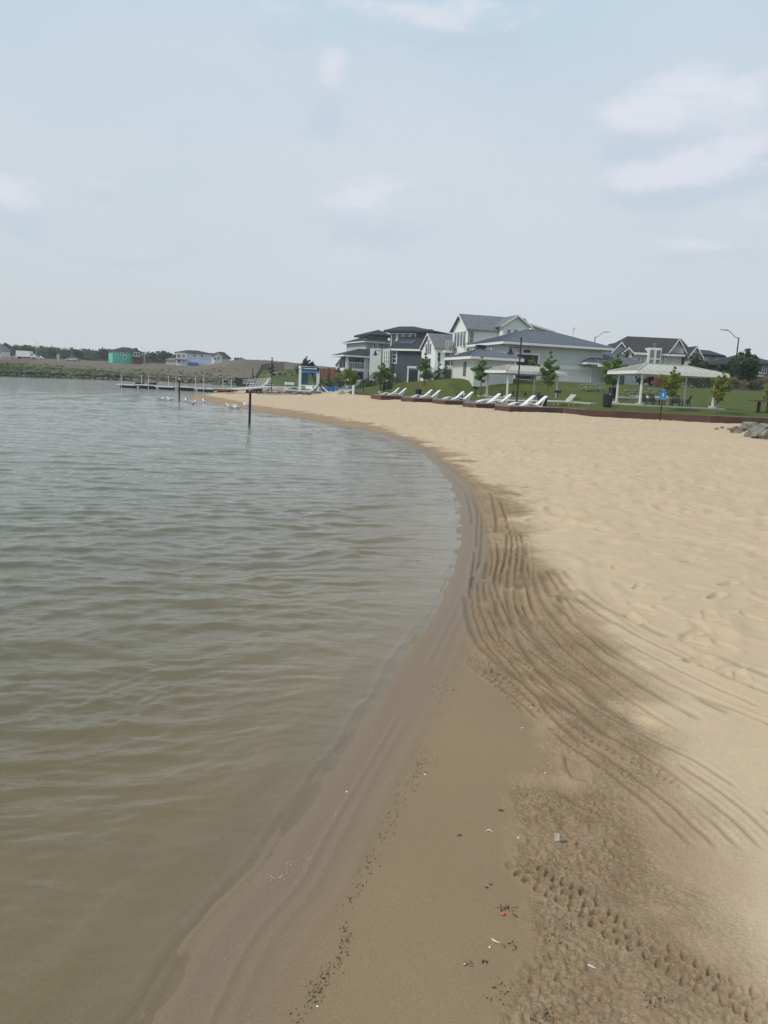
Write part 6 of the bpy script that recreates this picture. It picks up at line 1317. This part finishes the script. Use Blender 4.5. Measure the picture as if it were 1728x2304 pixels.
gt = leaves_obj('grass_tufts', [(v, np.arange(nn * 4).reshape(-1, 4), rs.uniform(0, 1, nn))], mat('bank_weeds', (.10, .14, .05), .8, .2, .3, tint=True), None); tag(gt, 'rough tufts of grass and weeds over the far bank', 'grass', kind='stuff')
# ================================================================== STONES
def stone_mesh(name, seed, m, sub=3, amp=.28, blocky=.5):
    bm = bmesh.new(); bmesh.ops.create_icosphere(bm, subdivisions=sub, radius=.5); rs = np.random.RandomState(seed); pl = [(rs.normal(size=3), rs.uniform(.26, .40)) for _ in range(11)]
    for v in bm.verts:
        p = np.array(v.co)
        p = np.sign(p) * np.abs(p / .5) ** (1 - blocky * .55) * .5
        for n_, d_ in pl:
            n1_ = n_ / np.linalg.norm(n_); q = p.dot(n1_)
            if q > d_: p = p - n1_ * (q - d_)
        p = p * (1 + amp * (float(fbm(np.array([p[0] * 4 + seed]), np.array([p[1] * 4 + p[2] * 3]), 3, seed)[0]) - .5) * .5); v.co = p
    me = bpy.data.meshes.new(name); bm.to_mesh(me); bm.free(); me.materials.append(m); return me
ms_ = [stone_mesh('armour_stone', 300 + k, ROCKD, 2, .3, .9) for k in range(8)]
wl = [(p.x, p.y) for p in (P(-40, 844, 149), P(0, 846, 152), P(150, 850, 168), P(300, 855, 180), P(420, 861, 184), P(540, 867.5, 186), P(575, 869, 184))]
seg = []; acc = 0
for (ax, ay), (bx, by) in zip(wl[:-1], wl[1:]): L_ = math.hypot(bx - ax, by - ay); seg.append((acc, L_, ax, ay, bx, by)); acc += L_
def along(s_):
    for a0, L_, ax, ay, bx, by in seg:
        if s_ <= a0 + L_: u = (s_ - a0) / L_; return ax + (bx - ax) * u, ay + (by - ay) * u, math.atan2(by - ay, bx - ax)
    return seg[-1][4], seg[-1][5], 0
rr = random.Random(5)
for row in range(2):
    s_ = rr.uniform(0, 1)
    while s_ < acc:
        w_ = rr.uniform(1.0, 2.1); x, y, a = along(s_ + w_ / 2)
        if row == 0 or rr.random() < .93:
            o = bpy.data.objects.new('armour_stone', ms_[rr.randrange(8)]); COL.objects.link(o); n = (-math.sin(a), math.cos(a)); k = .35 + row * .55
            o.location = (x + n[0] * k, y + n[1] * k, .30 + row * .78 + rr.uniform(-.1, .1)); o.rotation_euler = (rr.uniform(-.12, .12), rr.uniform(-.12, .12), a + rr.uniform(-.15, .15)); o.scale = (w_ * 1.02, 1.2, rr.uniform(.85, 1.1))
            tag(o, ('long low' if w_ > 1.75 else 'wide' if w_ > 1.4 else 'narrow') + ' squared dark stone in the ' + ['bottom course', 'top course'][row] + ' of the far shore wall', 'stone', 'squared stones of the far shore wall, ' + ['bottom course', 'top course'][row])
        s_ += w_ * .97
# rock pile at the right edge of the beach
rp = [(1652, 974, 1.0, .45, .7, 'brown split rock at the left end of the pile by the boardwalk'), (1672, 970, .95, .5, .6, 'grey angular rock second from the left in the pile'), (1690, 962, 1.25, .55, .9, 'flat topped pale rock at the back of the pile'), (1702, 987, 1.1, .62, .85, 'rounded rock at the front of the pile'),
      (1722, 990, 1.0, .62, .9, 'darker rock in front at the right edge of the view'), (1722, 965, 1.0, .5, .8, 'pale rock behind at the right edge of the view'), (1745, 980, 1.2, .6, .9, 'rock cut off by the right edge of the view'), (1684, 984, .55, .35, .5, 'small pale stone wedged between two front rocks')]
for k, (px, py, w_, h_, d_, lab) in enumerate(rp):
    q = G(px, py, .2); me = stone_mesh('beach_rock', 400 + k, ROCK, 4, .35, .45); o = bpy.data.objects.new('beach_rock', me); COL.objects.link(o); z = zg(q.x, q.y)
    o.location = (q.x, q.y, z + h_ * .32); o.scale = (w_, d_, h_ * 1.15); o.rotation_euler = (rr.uniform(-.25, .25), rr.uniform(-.25, .25), rr.uniform(0, 3)); tag(o, lab, 'rock', 'rocks piled at the end of the boardwalk')
for k, (px, py) in enumerate(((1625, 962), (1612, 965), (1640, 966))):
    q = G(px, py, .24); me = stone_mesh('small_stone', 430 + k, ROCK, 2, .35, .3); o = bpy.data.objects.new('small_stone', me); COL.objects.link(o); o.location = (q.x, q.y, .26); o.scale = (.35, .25, .2); tag(o, ['small dark stone on the sand left of the rock pile', 'smallest stone farthest left of the rock pile', 'small stone touching the left of the rock pile'][k], 'stone')
# small rocks edging the sand tip
me5 = [stone_mesh('edge_rock', 450 + k, ROCKD, 2, .35, .4) for k in range(4)]
for k in range(30):
    px = 556 + k * 5.6; py = 875.5 + rr.uniform(-.6, 1.6) + (px > 680) * 1.0; q = P(px, py, 96 + rr.uniform(-2, 2)); z = zg(q.x, q.y); o = bpy.data.objects.new('edge_rock', me5[k % 4]); COL.objects.link(o)
    o.location = (q.x, q.y, z + .12); o.scale = (rr.uniform(.4, .8), .5, rr.uniform(.35, .6)); o.rotation_euler = (0, 0, rr.uniform(0, 3)); tag(o, 'low brown rock in the loose row edging the sand before the stored docks', 'rock', 'low rocks edging the sand before the docks')
# ================================================================== LITTER on the near sand
def near_p(px, py, dz=.0): 
    q = G(px, py, .05); z = zg(q.x, q.y); q = G(px, py, z); return Vector((q.x, q.y, zg(q.x, q.y) + dz))
q = near_p(*B7(436, 662), .007); o = MB().lathe([(0, .0075), (.004, .006), (.007, .002), (.0075, 0), (.007, -.002), (.004, -.006), (0, -.0075)], seg=16).build('orange_berry', ORANGE, smooth=True); o.location = q; tag(o, 'small bright orange berry on the wet sand in front', 'berry')
q = near_p(*B4(238, 107), .008); o = MB().lathe([(0, .009), (.006, .006), (.009, 0), (.006, -.006), (0, -.009)], seg=12).build('orange_berry', ORANGE, smooth=True); o.location = q; o.scale = (.8, .8, .5); tag(o, 'tiny orange speck farther up on the smooth wet sand', 'berry')
def curl(px, py, L_, w_, bend, rot, m, lab, name, cat, h_=.004):
    L_ *= .65; w_ *= .5; q = near_p(px, py, .003); n = 9; vs = []
    for k in range(n):
        u = k / (n - 1) - .5; ww_ = w_ * math.cos(u * 2.9) + .0006; x = u * L_; y = bend * (u * u * 4); z_ = h_ * (1 - 4 * u * u)
        vs += [(x, y - ww_ / 2, z_ + .001), (x, y + ww_ / 2, z_ + .001), (x, y + ww_ / 2, z_ - .001), (x, y - ww_ / 2, z_ - .001)]
    fs = [(0, 3, 2, 1), (4 * n - 4, 4 * n - 3, 4 * n - 2, 4 * n - 1)]
    for k in range(n - 1):
        for j in range(4): a = 4 * k + j; b = 4 * k + (j + 1) % 4; fs.append((a, b, b + 4, a + 4))
    o = MB().add(vs, fs).build(name, m, smooth=False); o.location = q; o.rotation_euler = (0, 0, rot); tag(o, lab, cat); return o
fv, ff = [], []
for cx_, cy_, n_, sx_, sy_ in ((*B5(690, 770), 26, 9, 5), (*B5(820, 682), 14, 6, 4), (*B5(740, 715), 16, 10, 5), (*B5(1117, 112), 8, 4, 3), (*B5(572, 1036), 7, 5, 2), (*B5(995, 378), 7, 5, 3), (*B5(880, 580), 10, 5, 8), (*B5(650, 775), 10, 6, 4)):
    for k in range(n_):
        q = G(cx_ + rr.gauss(0, sx_), cy_ + rr.gauss(0, sy_), .006); r0 = rr.uniform(.0015, .0035); o_ = len(fv)
        for z_, s_ in ((0, 1), (.5, .87), (.87, .5)): fv += [(q.x + r0 * s_ * math.cos(j * .785), q.y + r0 * s_ * math.sin(j * .785), q.z - .002 + r0 * z_) for j in range(8)]
        for i2 in range(2): ff += [(o_ + i2 * 8 + j, o_ + i2 * 8 + (j + 1) % 8, o_ + i2 * 8 + 8 + (j + 1) % 8, o_ + i2 * 8 + 8 + j) for j in range(8)]
        ff.append(tuple(o_ + 16 + j for j in range(8)))
o = MB().add(fv, ff).build('foam_bubbles', mat('foam', (.36, .33, .28), .25, .05, 5), smooth=True); tag(o, 'small clusters of pale foam bubbles where the water laps the sand', 'foam', kind='stuff')
curl(*B7(332, 33), .05, .008, -.01, -.1, FEATH, 'thin white feather on the smooth wet sand, upper one', 'feather', 'feather')
curl(*B7(375, 865), .055, .008, .008, -.6, FEATH, 'thin white feather lying below the orange berry', 'feather', 'feather')
curl(*B7(1097, 1055), .05, .009, .004, -.55, FEATH, 'short pale feather on the churned sand in front', 'feather', 'feather')
curl(*B4(455, 652), .045, .013, .004, -.2, WEED, 'dark olive leaf lying flat on the wet sand', 'leaf', 'leaf')
curl(*B7(115, 70), .035, .010, .004, .5, WEED, 'small olive leaf left of the upper feather', 'leaf', 'leaf')
curl(*B7(318, 462), .022, .008, .004, .3, WEED, 'dark curled leaf above the orange berry', 'leaf', 'leaf')
curl(*B7(346, 440), .020, .007, .004, -.1, WEED, 'dark sliver beside the dark curled leaf', 'leaf', 'leaf')
curl(*B7(522, 672), .045, .006, .006, -.8, WEED, 'dark bent twig right of the orange berry', 'twig', 'twig')
curl(*B4(553, 280), .035, .006, .006, .4, FEATH, 'tiny white feather at the edge of the churned sand', 'feather', 'feather')
q = near_p(*B7(848, 120), .012); e = thing('paper_scrap', 'crumpled cream paper scrap on the moist churned sand', 'litter', q, .3)
MB().add([(-.018, 0, 0), (.005, -.002, .0), (.006, .006, .028), (-.017, .004, .031), (-.018, .002, 0), (.005, 0, 0), (.006, .008, .028), (-.017, .006, .031)], [(0, 1, 2, 3), (7, 6, 5, 4), (0, 4, 5, 1), (1, 5, 6, 2), (2, 6, 7, 3), (3, 7, 4, 0)]).build('flap', PAPER, e)
MB().add([(.006, -.006, 0), (.034, -.002, .004), (.03, .012, .014), (.008, .006, .010), (.006, -.004, -.002), (.034, 0, .002), (.03, .014, .012), (.008, .008, .008)], [(0, 1, 2, 3), (7, 6, 5, 4), (0, 4, 5, 1), (1, 5, 6, 2), (2, 6, 7, 3), (3, 7, 4, 0)]).build('flap', BARKL, e)
# pebbles and wrack line
me6 = [stone_mesh('shell_bit', 470 + k, FEATH, 1, .3, .2) for k in range(2)]
for k, (px, py) in enumerate((B7(337, 903), B7(150, 1030), B4(115, 488), B5(1117, 110), B5(995, 377), B5(945, 482), B4(655, 480), B3(565, 505), B5(1360, 296), B5(860, 1380), B4(180, 85), B4(588, 186), B4(533, 773))):
    q = near_p(px, py, .002); o = bpy.data.objects.new('shell_bit', me6[k % 2]); COL.objects.link(o); o.location = q; o.scale = (rr.uniform(.008, .016),) * 2 + (.006,); o.rotation_euler = (0, 0, k); tag(o, 'tiny white shell chip ' + ['below the curled feather at the bottom', 'beside the ring of weed at the bottom', 'on the weed line, middle stretch', 'in the water lap, topmost', 'in the water lap, second from top', 'in the water lap, third from top', 'at the edge of the churned sand under the first print', 'on the grooved tracks far up the beach', 'on the weed line, upper stretch', 'at the bottom end of the weed line', 'near the top of the smooth wet sand', 'where the clods begin, upper edge', 'where the clods begin, left of the paper scrap'][k], 'shell', 'white shell chips on the wet sand')
dl = catmull([(1018, 1450), (996, 1530), (990, 1560), (968, 1640), (950, 1700), (940, 1740), (906, 1792), (880, 1840), (862, 1890), (835, 1930), (810, 1985), (785, 2040), (771, 2075), (778, 2120), (752, 2175), (715, 2215), (710, 2245), (675, 2290), (660, 2330)], 5)
vs, fs = [], []; rs = np.random.RandomState(8)
for k in range(620):
    j = rs.randint(0, len(dl) - 1); u = rs.uniform(); px = dl[j][0] * (1 - u) + dl[j + 1][0] * u; py = dl[j][1] * (1 - u) + dl[j + 1][1] * u
    if vnoise(np.array([py / 26.]), np.array([3.3]), 4)[0] < .30: continue
    sp_ = 7 + 9 * (vnoise(np.array([py / 60.]), np.array([1.1]), 9)[0])
    q = near_p(px + rs.normal() * sp_, py + rs.normal() * 8, .0015); a = rs.uniform(0, 3.14); L_ = rs.uniform(.002, .008); w_ = rs.uniform(.0008, .002); d = (math.cos(a), math.sin(a)); n_ = (-d[1], d[0]); o = len(vs)
    vs += [(q.x - d[0] * L_, q.y - d[1] * L_, q.z), (q.x + n_[0] * w_, q.y + n_[1] * w_, q.z + .002), (q.x + d[0] * L_, q.y + d[1] * L_, q.z + rs.uniform(0, .004)), (q.x - n_[0] * w_, q.y - n_[1] * w_, q.z)]; fs.append((o, o + 1, o + 2, o + 3))
for cx_, cy_, n_, s_ in ((*B7(460, 610), 30, 9), (*B7(180, 1030), 16, 7), (*B7(440, 1230), 30, 22), (*B7(1560, 1300), 35, 14), (*B7(720, 1400), 30, 22), (*B7(300, 1010), 10, 5), (*B7(860, 790), 22, 18), (*B4(500, 1260), 14, 10)):
    for k in range(n_):
        q = near_p(cx_ + rs.normal() * s_, cy_ + rs.normal() * s_ * .6, .0015); a = rs.uniform(0, 3.14); L_ = rs.uniform(.002, .009); d = (math.cos(a), math.sin(a)); o = len(vs)
        vs += [(q.x - d[0] * L_, q.y - d[1] * L_, q.z), (q.x - d[1] * .002, q.y + d[0] * .002, q.z + .002), (q.x + d[0] * L_, q.y + d[1] * L_, q.z + .002), (q.x + d[1] * .002, q.y - d[0] * .002, q.z)]; fs.append((o, o + 1, o + 2, o + 3))
o = MB().add(vs, fs).build('weed_line', WEED); tag(o, 'thin broken line of dark weed fragments left on the wet sand', 'weed', kind='stuff')

# ================================================================== HAZE
hm = bpy.data.materials.new('hazy_air'); hm.use_nodes = True; t = NT(hm.node_tree)
t.t.links.new(t.n('ShaderNodeVolumePrincipled', {'Color': (.93, .95, 1.0, 1), 'Density': .00032}).outputs[0], t.n('ShaderNodeOutputMaterial').inputs['Volume'])
hz = MB().box((-620, -60, -4.0), (420, 620, 45)).build('haze', hm); tag(hz, 'thin pale summer haze lying over the lake and the far shore', kind='stuff')
